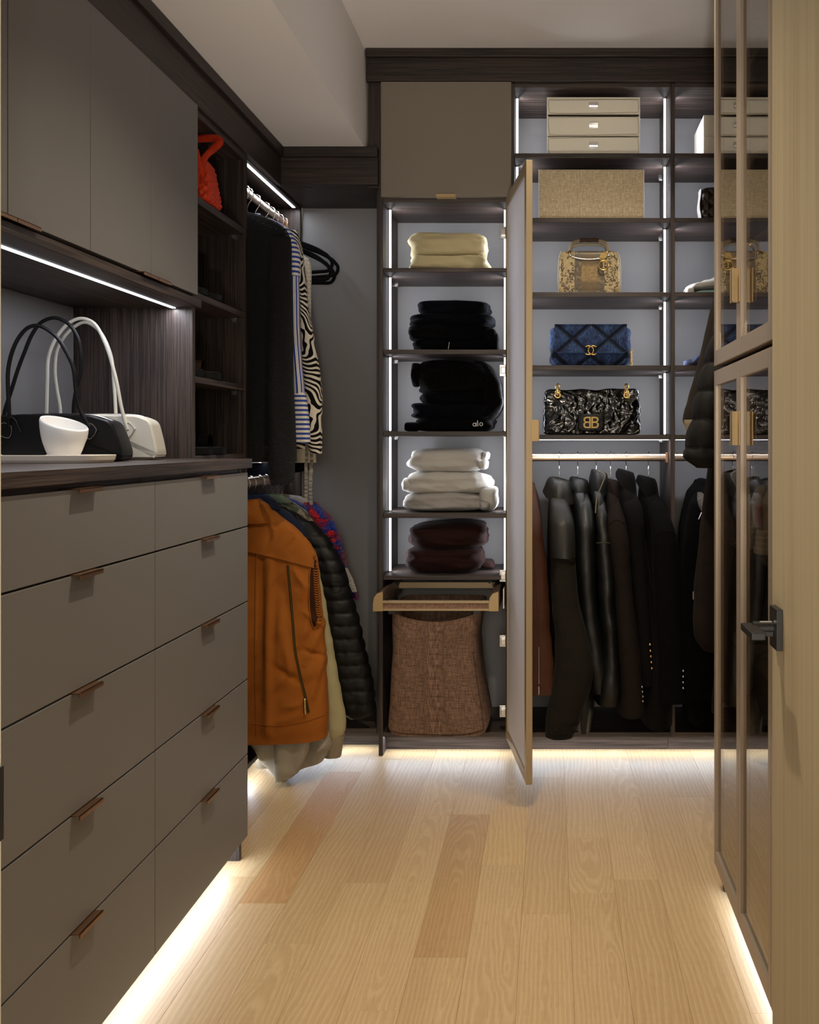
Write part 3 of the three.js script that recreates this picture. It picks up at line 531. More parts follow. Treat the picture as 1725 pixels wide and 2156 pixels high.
// ---------------------------------------------------------------- soft goods: makers
// a closed cloth body whose outline follows rows [y, left, right, distance, half thickness] measured on the photograph at that distance
function loft(rows, o = {}) {
  const R = rows.map(r => { const pd = o.pd ?? r[3]; return [py(r[0], pd), (px(r[1], pd) + px(r[2], pd)) / 2, (px(r[2], pd) - px(r[1], pd)) / 2, -r[3], r[4]]; });
  const e = o.e ?? .8, n = R.length - 1, amp = o.amp ?? .006, fr = o.freq ?? 26, sd = o.seed ?? 1;
  const acc = [0]; for (let i = 1; i <= n; i++) acc.push(acc[i - 1] + Math.hypot(R[i][0] - R[i - 1][0], (R[i][1] - R[i - 1][1]) * .5) + 1e-4);
  const len = acc[n];
  const row = v => {
    const s = v * len; let i = 0; while (i < n - 1 && acc[i + 1] < s) i++;
    const t = clamp((s - acc[i]) / (acc[i + 1] - acc[i]));
    const p0 = R[Math.max(0, i - 1)], p1 = R[i], p2 = R[i + 1], p3 = R[Math.min(n, i + 2)];
    return p1.map((_, k) => k === 0 ? lerp(p1[0], p2[0], t) : .5 * ((2 * p1[k]) + (-p0[k] + p2[k]) * t + (2 * p0[k] - 5 * p1[k] + 4 * p2[k] - p3[k]) * t * t + (-p0[k] + 3 * p1[k] - 3 * p2[k] + p3[k]) * t * t * t));
  };
  const at = (th, v) => {
    const q = row(v), c = spow(Math.cos(th), e), s = spow(Math.sin(th), e), hw = Math.max(q[2], .002), hd = Math.max(q[4], .002);
    let x = q[1] + hw * c, y = q[0], z = q[3] + hd * s;
    const k = smooth(o.f0 ?? .12, o.f1 ?? .6, v) * amp;
    // hanging folds run down the cloth; small creases cross it
    const f = Math.sin(x * fr * 6.28 * .35 + sd * 1.7 + n3(x * 5, y * 2.2, sd) * 3.2) * .6 + n3(x * fr * .5, y * 3 + sd, sd * 1.3) * .9;
    const cr = n3(x * 9 + sd, y * 13, z * 9) * (o.crease ?? .35) + n3(x * 24, y * 30 + sd, z * 20) * (o.crease ?? .35) * .35;
    let d = k * f + amp * cr;
    if (o.folds) for (const [fx0, fy0, fx1, fy1, fw, fa] of o.folds) { const ax = px(fx0, o.fd), ay = py(fy0, o.fd), bx2 = px(fx1, o.fd), by2 = py(fy1, o.fd), L2 = (bx2 - ax) ** 2 + (by2 - ay) ** 2, t = clamp(((x - ax) * (bx2 - ax) + (y - ay) * (by2 - ay)) / L2), r = Math.hypot(x - ax - t * (bx2 - ax), y - ay - t * (by2 - ay)) / fw; d += fa * Math.exp(-r * r) * (1 - .6 * Math.abs(2 * t - 1)); }
    if (o.quilt) { const w = Math.abs(Math.sin(Math.PI * (v * o.quilt + (o.qs ?? 0)) + n3(x * 4, sd, z * 4) * .25)); d += (o.qa ?? .012) * (Math.pow(w, .55) - .6) + (1 - w) * n3(x * 45, y * 20, z * 45) * .006; }
    const nx = Math.cos(th) / hw, nz = Math.sin(th) / hd, nl = Math.hypot(nx, nz);
    x += d * nx / nl; z += d * nz / nl;
    let p = [x, y, z];
    if (o.hem && v > .9) p[1] += o.hem(Math.cos(th), Math.sin(th)) * smooth(.9, 1, v);
    if (o.disp) p = o.disp(p, th, v, q) || p;
    return p;
  };
  const L = { at, row };
  // columns are spread evenly round the outline, and uv runs in metres along it
  L.geo = (nu = o.nu ?? 72, nv = o.nv ?? 64, v0 = 0, v1 = 1) => {
    const K = 720, cum = [0]; let q = at(0, lerp(v0, v1, .55));
    for (let i = 1; i <= K; i++) { const p = at(i / K * 6.283185, lerp(v0, v1, .55)); cum.push(cum[i - 1] + Math.hypot(p[0] - q[0], p[2] - q[2]) + 1e-6); q = p; }
    const th = []; let k = 0;
    for (let i = 0; i <= nu; i++) { const s = cum[K] * i / nu; while (k < K - 1 && cum[k + 1] < s) k++; th.push((k + (s - cum[k]) / (cum[k + 1] - cum[k])) / K * 6.283185); }
    return surf((u, v) => at(th[Math.round(u * nu)], lerp(v0, v1, v)), nu, nv, { closed: true, su: cum[K], sv: o.sv ?? len * (v1 - v0) });
  };
  L.cap = (v, lift = .004) => { const pts = []; for (let i = 0; i < 48; i++) pts.push(at(i / 48 * 6.2832, v)); const c = pts.reduce((a, p) => [a[0] + p[0] / 48, a[1] + p[1] / 48, a[2] + p[2] / 48], [0, 0, 0]); return surf((u, t) => { const p = pts[Math.round(u * 48) % 48]; return [lerp(p[0], c[0], t), lerp(p[1], c[1], t) + lift * t, lerp(p[2], c[2], t)]; }, 48, 1, { closed: true }); };
  // the point of the camera-facing side seen at pixel (x, y), lifted by h
  L.on = (X, Y, h = .0015) => {
    let lo = 0, hi = 1, d = o.pd ?? R[0][3] * -1, p = null;
    for (let it = 0; it < 4; it++) {
      const wx = px(X, d), wy = py(Y, d); lo = 0; hi = 1;
      for (let k = 0; k < 26; k++) { const m = (lo + hi) / 2; row(m)[0] > wy ? lo = m : hi = m; }
      const q = row(lo); let a = 0, b = Math.PI;
      for (let k = 0; k < 22; k++) { const m = (a + b) / 2; at(m, lo)[0] > wx ? a = m : b = m; }
      p = at(a, lo); d = -p[2];
    }
    return [p[0], p[1], p[2] + h];
  };
  L.line = (pts, r = .0016, h = .001, seg = 40) => { const c = new THREE.CatmullRomCurve3(pts.map(q => V3(q[0], q[1], 0))), n = Math.max(24, seg); return tube(c.getSpacedPoints(n).map(q => L.on(q.x, q.y, h)), r, n * 2, 6); };
  return L;
}
// a soft block with round edges, for folded cloth and bags; q runs over -1..1
function blob(w, h, d, o = {}) {
  const sg = o.seg ?? [28, 14, 18], n = o.n ?? 6, g = new THREE.BoxGeometry(2, 2, 2, ...sg), p = g.attributes.position, uv = g.attributes.uv, key = [];
  for (let i = 0; i < p.count; i++) {
    let q = [p.getX(i), p.getY(i), p.getZ(i)]; key.push(q.map(t => Math.round(t * 500)).join());
    const s = Math.pow(Math.pow(Math.abs(q[0]), n) + Math.pow(Math.abs(q[1]), n) + Math.pow(Math.abs(q[2]), n), -1 / n);
    let r = [q[0] * s * w / 2, q[1] * s * h / 2 + h / 2, q[2] * s * d / 2];
    if (o.disp) r = o.disp(r, q) || r;
    if (r[1] < 0) r[1] = 0;
    p.setXYZ(i, ...r);
    if (!o.rawUV) uv.setXY(i, uv.getX(i) * (Math.abs(q[0]) > .999 ? d : w), uv.getY(i) * (Math.abs(q[1]) > .999 ? d : h));
  }
  g.computeVertexNormals();
  const nm = g.attributes.normal, sum = new Map();
  key.forEach((k, i) => { const a = sum.get(k) || [0, 0, 0]; a[0] += nm.getX(i); a[1] += nm.getY(i); a[2] += nm.getZ(i); sum.set(k, a); });
  key.forEach((k, i) => { const a = sum.get(k), l = Math.hypot(...a) || 1; nm.setXYZ(i, a[0] / l, a[1] / l, a[2] / l); });
  return g;
}
// one folded garment between pixels x0..x1, y0..y1, its front edge at distance d
function folded(name, label, cat, mat, x0, x1, y0, y1, d, depth, o = {}) {
  const X0 = px(x0, d), X1 = px(x1, d), Y0 = o.y ?? py(y1, d), h = py(y0, d) - py(y1, d), w = X1 - X0, s = o.seed ?? 1, lay = o.layers ?? 0;
  const g = blob(w, h, depth, { n: o.n ?? 5, seg: o.seg ?? [40, 22, 22], disp: (p, q) => {
    const top = smooth(.1, 1, p[1] / h);
    p[1] += top * (h * (o.sag ?? .1) * (n3(p[0] * 6 + s, s * 3.1, p[2] * 5) * 1.4) + (o.tiltL ?? 0) * -q[0] * h + (o.mid ?? 0) * h * (1 - q[0] * q[0]));
    const side = Math.abs(q[0]), b = n3(p[0] * 11 + s * 4, p[1] * 26, p[2] * 11) * .010 + n3(p[0] * 24 + p[1] * 18, p[1] * 60 + s, p[2] * 30) * .0045 + n3(p[0] * 5 + s, p[1] * 55, p[2] * 5) * .005;
    p[0] += Math.sign(q[0]) * smooth(.6, 1, side) * (n3(s * 2.3, p[1] * 30, p[2] * 10) * .016 + b); p[2] += Math.sign(q[2]) * smooth(.5, 1, Math.abs(q[2])) * (b + n3(p[0] * 5, p[1] * 34 + s, s) * .006);
    if (lay) { const yy = p[1] / h + n3(p[0] * 7, s, 0) * .06, f = Math.abs(((yy * lay) % 1) - .5) * 2, gq = smooth(.86, 1, f) * (smooth(.7, 1, side) + .5 * smooth(.6, 1, q[2])) ; p[0] -= Math.sign(q[0]) * gq * .007; p[2] -= gq * .006; }
    return p;
  } });
  const t = thing(name, label, cat, [(X0 + X1) / 2, Y0, -(d + depth / 2)], o.group);
  part('folded_cloth', g, mat, t, true);
  return { t, h, w, top: Y0 + h };
}
const hook = (y1 = -.088) => { const p = []; for (let i = 0; i <= 14; i++) { const a = lerp(-.35, Math.PI * 1.0, i / 14); p.push([.019 * Math.cos(Math.PI - a - .0), .0 + .019 * Math.sin(a), 0]); } p.reverse(); return tube([[0, y1, 0], [0, -.05, 0], [.004, -.038, 0], [.0165, -.018, 0], [.0195, .0, 0], [.0135, .0145, 0], [0, .0205, 0], [-.0135, .0145, 0], [-.0193, -.002, 0]], .0016, 48, 8); };
// local: rod at the origin, arms along x
const hangerArms = (w = .20, loop = true) => {
  const top = [[-w, -.175, 0], [-w * .8, -.148, 0], [-w * .4, -.113, 0], [-.03, -.094, 0], [0, -.09, 0], [.03, -.094, 0], [w * .4, -.113, 0], [w * .8, -.148, 0], [w, -.175, 0]];
  const g = [tube(top, .0072, 48, 8)];
  if (loop) g.push(tube([[w, -.175, 0], [w + .018, -.205, 0], [w + .006, -.232, 0], [w - .04, -.237, 0], [0, -.237, 0], [-w + .04, -.237, 0], [-w - .006, -.232, 0], [-w - .018, -.205, 0], [-w, -.175, 0]], .0068, 48, 8));
  return merge(g);
};
const HOOK = hook(), ARMS = hangerArms(), ARMS_PLAIN = hangerArms(.10, false);
function hanger(label, pos, turn, armMat, group, arms = ARMS, hookMat = M.chrome) {
  const t = thing('clothes_hanger', label, 'hanger', pos, group, turn);
  part('hook', HOOK, hookMat, t, true); part('arms', arms, armMat, t, true);
  return t;
}
const CLOTH = {
  orange: fab(0x94561f, { bs: .0005, sheen: .1 }), navy: fab(0x1c2233), blackPuff: phys({ color: 0x040404, specularIntensity: .6, roughness: .55, bumpMap: T.crinkle, bumpScale: .002, side: THREE.DoubleSide }),
  beige: fab(0x8d806b), cream: fab(0xa39a75), stone: fab(0x9b9384), camo: fab(0xffffff, { map: T.camo }), plaid: fab(0xffffff, { map: T.plaid, bump: T.fleece, bs: .004, sheen: .5 }),
  mint: fab(0x8fa597), denimPlain: fab(0xffffff, { map: T.denim }), fuzzy: fab(0xb9b6b0, { bump: T.fleece, bs: .006 }),
  lace: phys({ color: 0xffffff, map: T.lace, alphaTest: .5, roughness: .95, side: THREE.DoubleSide }), crochet: phys({ color: 0xffffff, map: T.mesh, alphaTest: .5, roughness: .95, side: THREE.DoubleSide, bumpMap: T.knit, bumpScale: .001 }),
  slip: fab(0xb3aa94), stripeH: fab(0xffffff, { map: stripes(true), sheen: .1 }), stripeV: fab(0xffffff, { map: stripes(false), sheen: .1 }), zebra: fab(0xffffff, { map: zebraTex, sheen: .1 }),
  blackKnit: fab(0x030304, { bump: T.knit, bs: .0012, sheen: .12, spec: .15 }), blackWool: fab(0x0b0a0a, { bump: T.wool, bs: .001, sheen: .12, spec: .15 }), brownWool: fab(0x1f1916, { bump: T.wool, bs: .001, sheen: .12, spec: .15 }), charcoal: fab(0x110f0f, { bump: T.wool, bs: .001, sheen: .12, spec: .15 }),
  leatherBlack: leath(0x0a0a09, { rough: .48, coat: .08 }), leatherOlive: leath(0x1d1b14, { rough: .5, coat: .08 }), leatherBrown: leath(0x56301e, { rough: .5, bs: .001 }), suede: fab(0x201c16, { bump: T.wool, bs: .0012, sheen: .3 }),
  puffBrown: phys({ color: 0x120f0d, specularIntensity: .4, roughness: .7, bumpMap: T.fine, bumpScale: .0006, side: THREE.DoubleSide }), woolBrown: fab(0x2b241e, { bump: T.wool, bs: .0012 }), fur: fab(0x8c8a90, { bump: T.fleece, bs: .008 }),
  creamFold: fab(0xb9ac86, { bump: T.wool, bs: .0008 }), whiteFleece: fab(0xb6b3ac, { bump: T.fine, bs: .001 }), greyMarl: fab(0x9c9892, { bump: T.fine, bs: .001 }), brownFold: fab(0x241210, { bump: T.wool, bs: .001, sheen: .4 }),
  sherpa: fab(0x0a0809, { bump: T.fleece, bs: .008, sheen: .12, spec: .15 }), blackJersey: fab(0x050506, { sheen: .12, spec: .15 }), navyJersey: fab(0x06070d, { sheen: .12, spec: .15 }),
};

// a fold-over collar round the neck at (X, Y, d): stands up, then falls outward, lower towards the camera and to the front of the coat
function collarRing(X, Y, d, o = {}) {
  const r0 = o.r0 ?? [.024, .05], r1 = o.r1 ?? [.046, .085], h = o.h ?? .022, drop = o.drop ?? .05, side = o.side ?? .5, near = o.near ?? .6, seed = o.seed ?? 1;
  return surf((u, v) => {
    const a = u * 6.283185, c = Math.cos(a), s = Math.sin(a), k = v < .3 ? 0 : (v - .3) / .7, up = v < .3 ? v / .3 : 1;
    const wob = n3(c * 2 + seed, s * 2, v * 3) * .006, rx = lerp(r0[0], r1[0], Math.pow(k, .7)) + wob * k, rz = lerp(r0[1], r1[1], Math.pow(k, .7)) + wob * k;
    const fall = drop * (1 + side * c + near * Math.max(0, s)) * Math.pow(k, 1.25);
    return [X + rx * c, Y + h * up * (1 - .25 * c) - fall + .006 * Math.sin(k * 3.14), -d + rz * s];
  }, 64, 20, { closed: true, su: .4, sv: .12 });
}
// ---------------------------------------------------------------- clothes on the upper rod of the left wall
const ROD_L = -1.066;
{
  // black open-knit cardigan, the first on the rod
  const t = thing('knit_cardigan', 'long black open-knit cardigan hanging first on the upper rod', 'cardigan', [ROD_L, 1.0, -3.03]);
  const mirror = r => [r[0], 2 * (VX + ROD_L * FOCAL / r[2]) - r[1], r[1], r[2], r[3]];
  const body = loft([[446, 520, 3.03, .012], [452, 548, 3.03, .02], [466, 580, 3.03, .026], [484, 603, 3.03, .03], [512, 613, 3.03, .032], [600, 613, 3.03, .036], [760, 614, 3.03, .038], [900, 619, 3.03, .04], [972, 622, 3.03, .042]].map(mirror), { e: .7, amp: .007, seed: 4, su: .8 });
  part('body', body.geo(80, 70), CLOTH.crochet, t);
  const lining = loft([[462, 520, 3.03, .008], [484, 590, 3.03, .016], [512, 603, 3.03, .018], [900, 606, 3.03, .024], [940, 606, 3.03, .024]].map(mirror), { e: .7, amp: .003, seed: 4 });
  part('lining', lining.geo(48, 20), M.black, t);
  const sl = loft([[500, 572, 612, 2.985, .012], [600, 568, 616, 2.975, .02], [800, 566, 619, 2.97, .024], [930, 566, 624, 2.965, .028], [1000, 565, 621, 2.962, .032], [1020, 572, 617, 2.962, .03]], { amp: .006, seed: 9, hem: (c, s) => .006 * c });
  part('sleeve', sl.geo(48, 50), CLOTH.crochet, t);
  hanger('black hanger inside the black open-knit cardigan', [ROD_L, 2.030, -3.03], 0, M.velvet, null, ARMS_PLAIN);
}
{
  const d = 3.135, t = thing('striped_shirt', 'blue and white striped shirt behind the black knit cardigan', 'shirt', [ROD_L, 1.15, -d]);
  const c = VX + ROD_L * FOCAL / d, mir = r => [r[0], 2 * c - r[1], r[1], d, r[2]];
  const body = loft([[452, 540, .014], [462, 575, .022], [478, 606, .026], [500, 618, .028], [600, 614, .03], [800, 616, .034], [880, 618, .034]].map(mir), { e: .7, amp: .006, seed: 14, su: .8 });
  part('body', body.geo(64, 50), CLOTH.stripeV, t);
  const s1 = loft([[478, 596, 606, d, .014], [490, 600, 616, d, .02], [512, 608, 625, d - .01, .024], [540, 609, 631, d - .016, .026], [583, 609, 630, d - .018, .024]], { amp: .002, seed: 15, su: .22, sv: .2, e: .85 });
  part('sleeve', s1.geo(32, 30), CLOTH.stripeH, t);
  const s2 = loft([[582, 608, 629.5, d - .018, .023], [640, 608, 630, d - .018, .022], [700, 610, 631, d - .018, .022], [760, 616, 634, d - .018, .022], [829, 620, 640, d - .018, .022]], { amp: .004, seed: 16, su: .2, e: .85, f0: 0, f1: .3 });
  part('sleeve', s2.geo(40, 40), CLOTH.stripeV, t);
  const cf = loft([[827, 619, 641, d - .02, .022], [836, 619, 645, d - .022, .024], [880, 619, 649, d - .022, .024], [932, 620, 652, d - .022, .024]], { amp: .002, seed: 17, su: .22, sv: .2, e: .6 });
  part('cuff', cf.geo(40, 24), CLOTH.stripeH, t);
  const co = surf((u, v) => { const a = lerp(-2.5, 2.5, u), r = .052 + .012 * v; return [ROD_L + r * Math.sin(a) * 1.1, 1.905 + .036 * Math.sin(v * 2.6) - .012 * Math.cos(a), -d + .03 + r * .6 * Math.cos(a)]; }, 30, 8, { su: .3, sv: .06 });
  part('collar', co, CLOTH.stripeV, t);
  hanger('black hanger inside the striped shirt', [ROD_L, 2.030, -d], 0, M.velvet, null, ARMS_PLAIN);
}
{
  const d = 3.255, t = thing('zebra_dress', 'black and cream zebra-print wrap dress with hanging ties', 'dress', [ROD_L, 1.0, -d]);
  const c = VX + ROD_L * FOCAL / d, mir = r => [r[0], 2 * c - r[1], r[1], d, r[2]];
  const body = loft([[470, 560, .014], [484, 600, .022], [500, 628, .026], [530, 634, .028], [600, 634, .03], [760, 640, .034], [945, 650, .036]].map(mir), { e: .7, amp: .007, seed: 24, su: .8, sv: .85 });
  part('body', body.geo(64, 50), CLOTH.zebra, t);
  const sl = loft([[486, 612, 626, d - .02, .014], [520, 622, 636, d - .03, .022], [580, 626, 643, d - .036, .026], [660, 630, 653, d - .04, .028], [700, 632, 661, d - .04, .03], [745, 634, 667, d - .04, .03], [806, 638, 674, d - .04, .03], [854, 642, 677, d - .04, .03], [910, 648, 678, d - .04, .028], [945, 654, 677, d - .04, .024], [955, 660, 676, d - .04, .02]], { amp: .006, seed: 25, su: .25, sv: .85, f0: .1, f1: .4 });
  part('sleeve', sl.geo(48, 70), CLOTH.zebra, t);
  for (const [x0, y1] of [[645, 1058], [655, 1063]]) part('tie', surf((u, v) => [px(x0 + lerp(-3.4, 3.4, u) + Math.sin(v * 6) * .6, d - .02), py(lerp(925, y1, v), d - .02), -(d - .02) + .004 * Math.sin(v * 9 + x0)], 3, 24, { su: .3, sv: .3 }), CLOTH.zebra, t);
  hanger('black hanger inside the zebra-print dress', [ROD_L, 2.030, -d], 0, M.velvet, null, ARMS_PLAIN);
}
{
  const d = 3.36, t = thing('lace_top', 'cream lace top over a plain slip beyond the zebra dress', 'top', [ROD_L, 1.1, -d]);
  const c = VX + ROD_L * FOCAL / d, mir = r => [r[0], 2 * c - r[1], r[1], d, r[2]];
  part('body', loft([[520, 600, .012], [536, 640, .02], [552, 655, .024], [640, 655, .024], [760, 656, .026], [880, 658, .028]].map(mir), { e: .7, amp: .004, seed: 31, su: .8 }).geo(64, 30), CLOTH.lace, t);
  part('slip', loft([[560, 640, .012], [640, 648, .014], [800, 660, .018], [930, 666, .022], [974, 668, .024]].map(mir), { e: .7, amp: .005, seed: 32, su: .8 }).geo(64, 30), CLOTH.slip, t);
  hanger('black hanger inside the cream lace top', [ROD_L, 2.030, -d], 0, M.velvet, null, ARMS_PLAIN);
  const t2 = thing('dark_blouse', 'dark blue blouse whose hem shows below the cream slip', 'blouse', [ROD_L, 1.1, -3.42]);
  part('body', loft([[560, 430, 600, 3.42, .01], [620, 420, 640, 3.42, .014], [900, 420, 645, 3.42, .018], [1000, 424, 652, 3.42, .018]], { e: .7, amp: .006, seed: 34, su: .8, hem: c => .02 * c * c }).geo(48, 24), CLOTH.navyJersey, t2);
}
[[3.425, .10, 'first', 0, .0], [3.48, -.12, 'second', .004, .0], [3.535, .14, 'third', -.004, 0], [3.59, -.06, 'last', .0, .0]].forEach(([d, a, w, dy, dx]) => hanger(`empty black velvet hanger, ${w} of the four beyond the lace top`, [ROD_L + dx, 2.030, -d], a, M.velvet, 'empty hangers on the upper rod', d === 3.48 ? hangerArms(.225) : d === 3.535 ? hangerArms(.19) : ARMS).rotation.z = a * .7);
['nearest the orange bag tower', 'between the knit cardigan and striped shirt', 'just before the striped shirt', 'just beyond the striped shirt'].forEach((w, i) => hanger('bare chrome hanger hook on the upper rod, ' + w, [ROD_L, 2.030, -[2.985, 3.07, 3.10, 3.17][i]], .1 * (i % 2), M.velvet, 'bare hooks on the upper rod', hangerArms(.06, false)));

// ---------------------------------------------------------------- jackets on the lower rod
{
  const d = 3.065, t = thing('orange_vest', 'rust orange sleeveless jacket at the front of the lower rod', 'vest', [ROD_L, .15, -d]);
  const c = VX + ROD_L * FOCAL / d, mir = r => [r[0], 2 * c - r[1], r[1], r[3] ?? d, r[2]];
  const V = loft([[1056, 536, .022], [1066, 556, .034], [1082, 584, .044], [1104, 612, .05], [1130, 636, .054], [1156, 658, .056], [1176, 668, .056], [1240, 673, .058], [1320, 682, .064], [1380, 688, .068], [1450, 690, .07], [1520, 689, .072], [1553, 687, .07]].map(mir),
    { e: .62, amp: .010, freq: 13, seed: 41, crease: .4, fd: d - .06, folds: [[566, 1180, 566, 1540 , .016, .022], [592, 1260, 588, 1400, .014, .012], [549, 1180, 552, 1400, .010, -.010], [600, 1240, 608, 1300, .02, -.010], [640, 1240, 618, 1200, .010, .010], [655, 1300, 628, 1360, .010, .012], [670, 1330, 640, 1400, .008, .012], [660, 1400, 640, 1440, .01, .010], [684, 1360, 655, 1470, .008, .010], [676, 1420, 660, 1500, .008, -.008], [630, 1480, 600, 1490, .008, .008], [575, 1100, 560, 1150, .008, -.009], [600, 1110, 640, 1150, .008, .008], [625, 1130, 600, 1160, .007, -.007], [560, 1075, 575, 1130, .008, .012], [690, 1340, 640, 1290, .007, .010], [685, 1390, 640, 1370, .007, -.009], [600, 1330, 612, 1420, .012, .012], [580, 1400, 640, 1440, .010, -.010], [560, 1470, 620, 1400, .010, .010], [650, 1210, 632, 1260, .008, .009], [612, 1180, 570, 1230, .010, .009], [640, 1500, 560, 1530, .012, .006]], nu: 120, nv: 110, f0: .1, f1: .5, hem: (q, s) => .010 * q - .004 });
  part('body', V.geo(140, 120), CLOTH.orange, t);
  const yoke = surf((u, v) => { const X = lerp(500, 664, u), yt = lerp(1102, 1128, u), yb = lerp(1158, 1196, Math.pow(u, 1.2)); const p = V.on(Math.min(X, 662), lerp(yt, yb, v), .002 + .006 * Math.pow(v, 1.5)); return p; }, 40, 12);
  part('yoke_flap', yoke, CLOTH.orange, t);
  part('zip', [V.line([[606, 1190], [612, 1250], [617, 1310], [622, 1370], [632, 1420], [644, 1470], [650, 1500]], .0042, .001, 70)], fab(0x3c3417), t);
  part('zip_teeth', V.line([[606, 1190], [612, 1250], [617, 1310], [622, 1370], [632, 1420], [643, 1466]], .0014, .0042, 60), fab(0x6a5526), t);
  const pl = V.on(643, 1472, .008), pb = V.on(644, 1502, .008);
  part('zip_pull', [rod(pl, pb, .0045, 8), ball(...pl, .006)], M.brass, t);
  part('front_placket', [V.line([[541, 1120], [538, 1250], [537, 1400], [540, 1550]], .0022, .0005, 60)], CLOTH.orange, t);
  part('hem_seam', V.line([[530, 1524], [580, 1528], [640, 1520], [686, 1505]], .0016, .0002, 40), CLOTH.orange, t);
  // elastic armhole: dark opening, piped edge, gathered elastic on the outer side
  const arm = a => [662 + 11 * Math.cos(a), 1246 + 76 * Math.sin(a)];
  const ins = surf((u, v) => { const q = arm(u * 6.2832); return V.on(662 + (q[0] - 662) * v, 1246 + (q[1] - 1246) * v, .0042); }, 60, 14, { closed: true });
  part('armhole_lining', ins, fab(0x3b1c0b), t);
  part('armhole_edge', tube(Array.from({ length: 60 }, (_, i) => V.on(...arm(i / 60 * 6.2832), .003)), .0026, 160, 6, true), CLOTH.orange, t);
  part('elastic', Array.from({ length: 24 }, (_, i) => { const y = 1196 + i * 5, b = 672 + 7 * smooth(1196, 1316, y) - 1; return tube([V.on(b - 12, y - 1, .003), V.on(b - 6, y + 1.5, .007), V.on(b - 1, y, .005)], .0028, 8, 6); }), CLOTH.orange, t);
  const co = loft([[1050, 440, 548, d - .01, .05], [1062, 428, 560, d - .01, .058], [1084, 426, 568, d - .015, .062], [1100, 430, 572, d - .015, .06]], { amp: .012, seed: 44, crease: .8, f0: 0, f1: .1 });
  part('collar', co.geo(72, 16), CLOTH.orange, t);
  hanger('chrome hooked hanger inside the rust orange jacket', [ROD_L, 1.013, -d], 0, M.blackPlastic, null, ARMS_PLAIN);
}
const jacket = (name, label, cat, d, rows, mat, o = {}) => {
  const c = VX + ROD_L * FOCAL / d, t = thing(name, label, cat, [ROD_L, py(rows[rows.length - 1][0], d), -d]);
  const L = loft(rows.map(r => [r[0], 2 * c - r[1], r[1], d, r[2]]), { e: .62, su: .9, ...o });
  part('body', L.geo(o.nu ?? 90, o.nv ?? 80), mat, t);
  hanger(`hanger inside the ${o.short}`, [ROD_L, 1.013, -d], 0, o.hang || M.blackPlastic, null, ARMS_PLAIN, o.hookMat);
  return [t, L];
};
{
  const [t, L] = jacket('navy_jacket', 'navy jacket close behind the rust orange vest', 'jacket', 3.14, [[1048, 540, .012], [1060, 570, .024], [1080, 610, .03], [1110, 640, .03], [1200, 655, .03], [1400, 660, .03], [1500, 660, .03]], CLOTH.navy, { seed: 51, amp: .006, short: 'navy jacket', hang: fab(0xb07a3a) });
  part('collar', loft([[1040, 520, 560, 3.12, .03], [1054, 516, 578, 3.12, .036], [1072, 520, 590, 3.12, .036]], { amp: .006, seed: 52, f0: 0, f1: .1 }).geo(40, 10), CLOTH.navy, t);
}
{
  // pale coats whose skirts show under the vest
  const d = 3.10, t = thing('beige_coat', 'crumpled beige coat hem hanging lowest, under the orange vest', 'coat', [ROD_L, .03, -d]);
  part('body', loft([[1100, 420, 600, d, .02], [1250, 400, 650, d, .024], [1480, 400, 665, d, .04], [1550, 500, 692, d, .05], [1590, 560, 692, d, .055], [1612, 578, 690, d, .05]], { e: .7, amp: .018, freq: 30, seed: 61, crease: .7, su: .9, fd: d - .05, folds: [[600, 1560, 575, 1612, .008, .014], [640, 1550, 630, 1630, .007, .014], [660, 1560, 625, 1600, .007, -.014], [680, 1556, 655, 1606, .007, .012]], hem: (q, s) => -.03 * Math.max(0, -q) + .03 * q }).geo(110, 80), CLOTH.stone, t);
  part('skirt', loft([[1520, 575, 640, d - .055, .02], [1560, 576, 650, d - .06, .03], [1600, 580, 642, d - .06, .034], [1636, 586, 628, d - .06, .03]], { e: .7, amp: .010, freq: 30, seed: 62, crease: .8, su: .5, f0: 0, f1: .2, hem: (q) => .012 * q }).geo(64, 36), CLOTH.stone, t);
  const t2 = thing('taupe_coat', 'taupe coat hem bunched beside the grey drawers', 'coat', [ROD_L, .06, -3.17]);
  part('body', loft([[1150, 430, 600, 3.17, .02], [1450, 420, 640, 3.17, .024], [1560, 520, 610, 3.17, .03], [1612, 536, 600, 3.17, .034]], { e: .7, amp: .014, freq: 34, seed: 64, crease: .6, su: .9 }).geo(80, 60), CLOTH.beige, t2);
}
{
  const d = 3.205, [t] = jacket('cream_jacket', 'pale cream jacket edging out beside the orange vest', 'jacket', d, [[1090, 560, .014], [1130, 630, .022], [1180, 660, .024], [1300, 676, .026], [1400, 690, .03], [1500, 700, .034], [1560, 700, .036], [1600, 660, .036]], CLOTH.cream, { seed: 71, amp: .006, short: 'cream jacket', hem: q => .03 * q });
  part('sleeve', loft([[1190, 640, 672, d - .01, .02], [1300, 660, 690, d - .015, .026], [1380, 672, 704, d - .018, .028], [1460, 684, 718, d - .02, .028], [1510, 692, 726, d - .02, .03], [1540, 694, 727, d - .02, .03], [1556, 698, 718, d - .02, .024]], { amp: .008, seed: 72, crease: .8, f0: 0, f1: .2, su: .3 }).geo(48, 60), CLOTH.cream, t);
  part('cuff', loft([[1545, 692, 724, d - .02, .028], [1562, 690, 722, d - .02, .03], [1592, 684, 718, d - .02, .028]], { amp: .003, freq: 60, seed: 73, f0: 0, f1: .1, su: .3 }).geo(48, 12), CLOTH.beige, t);
}
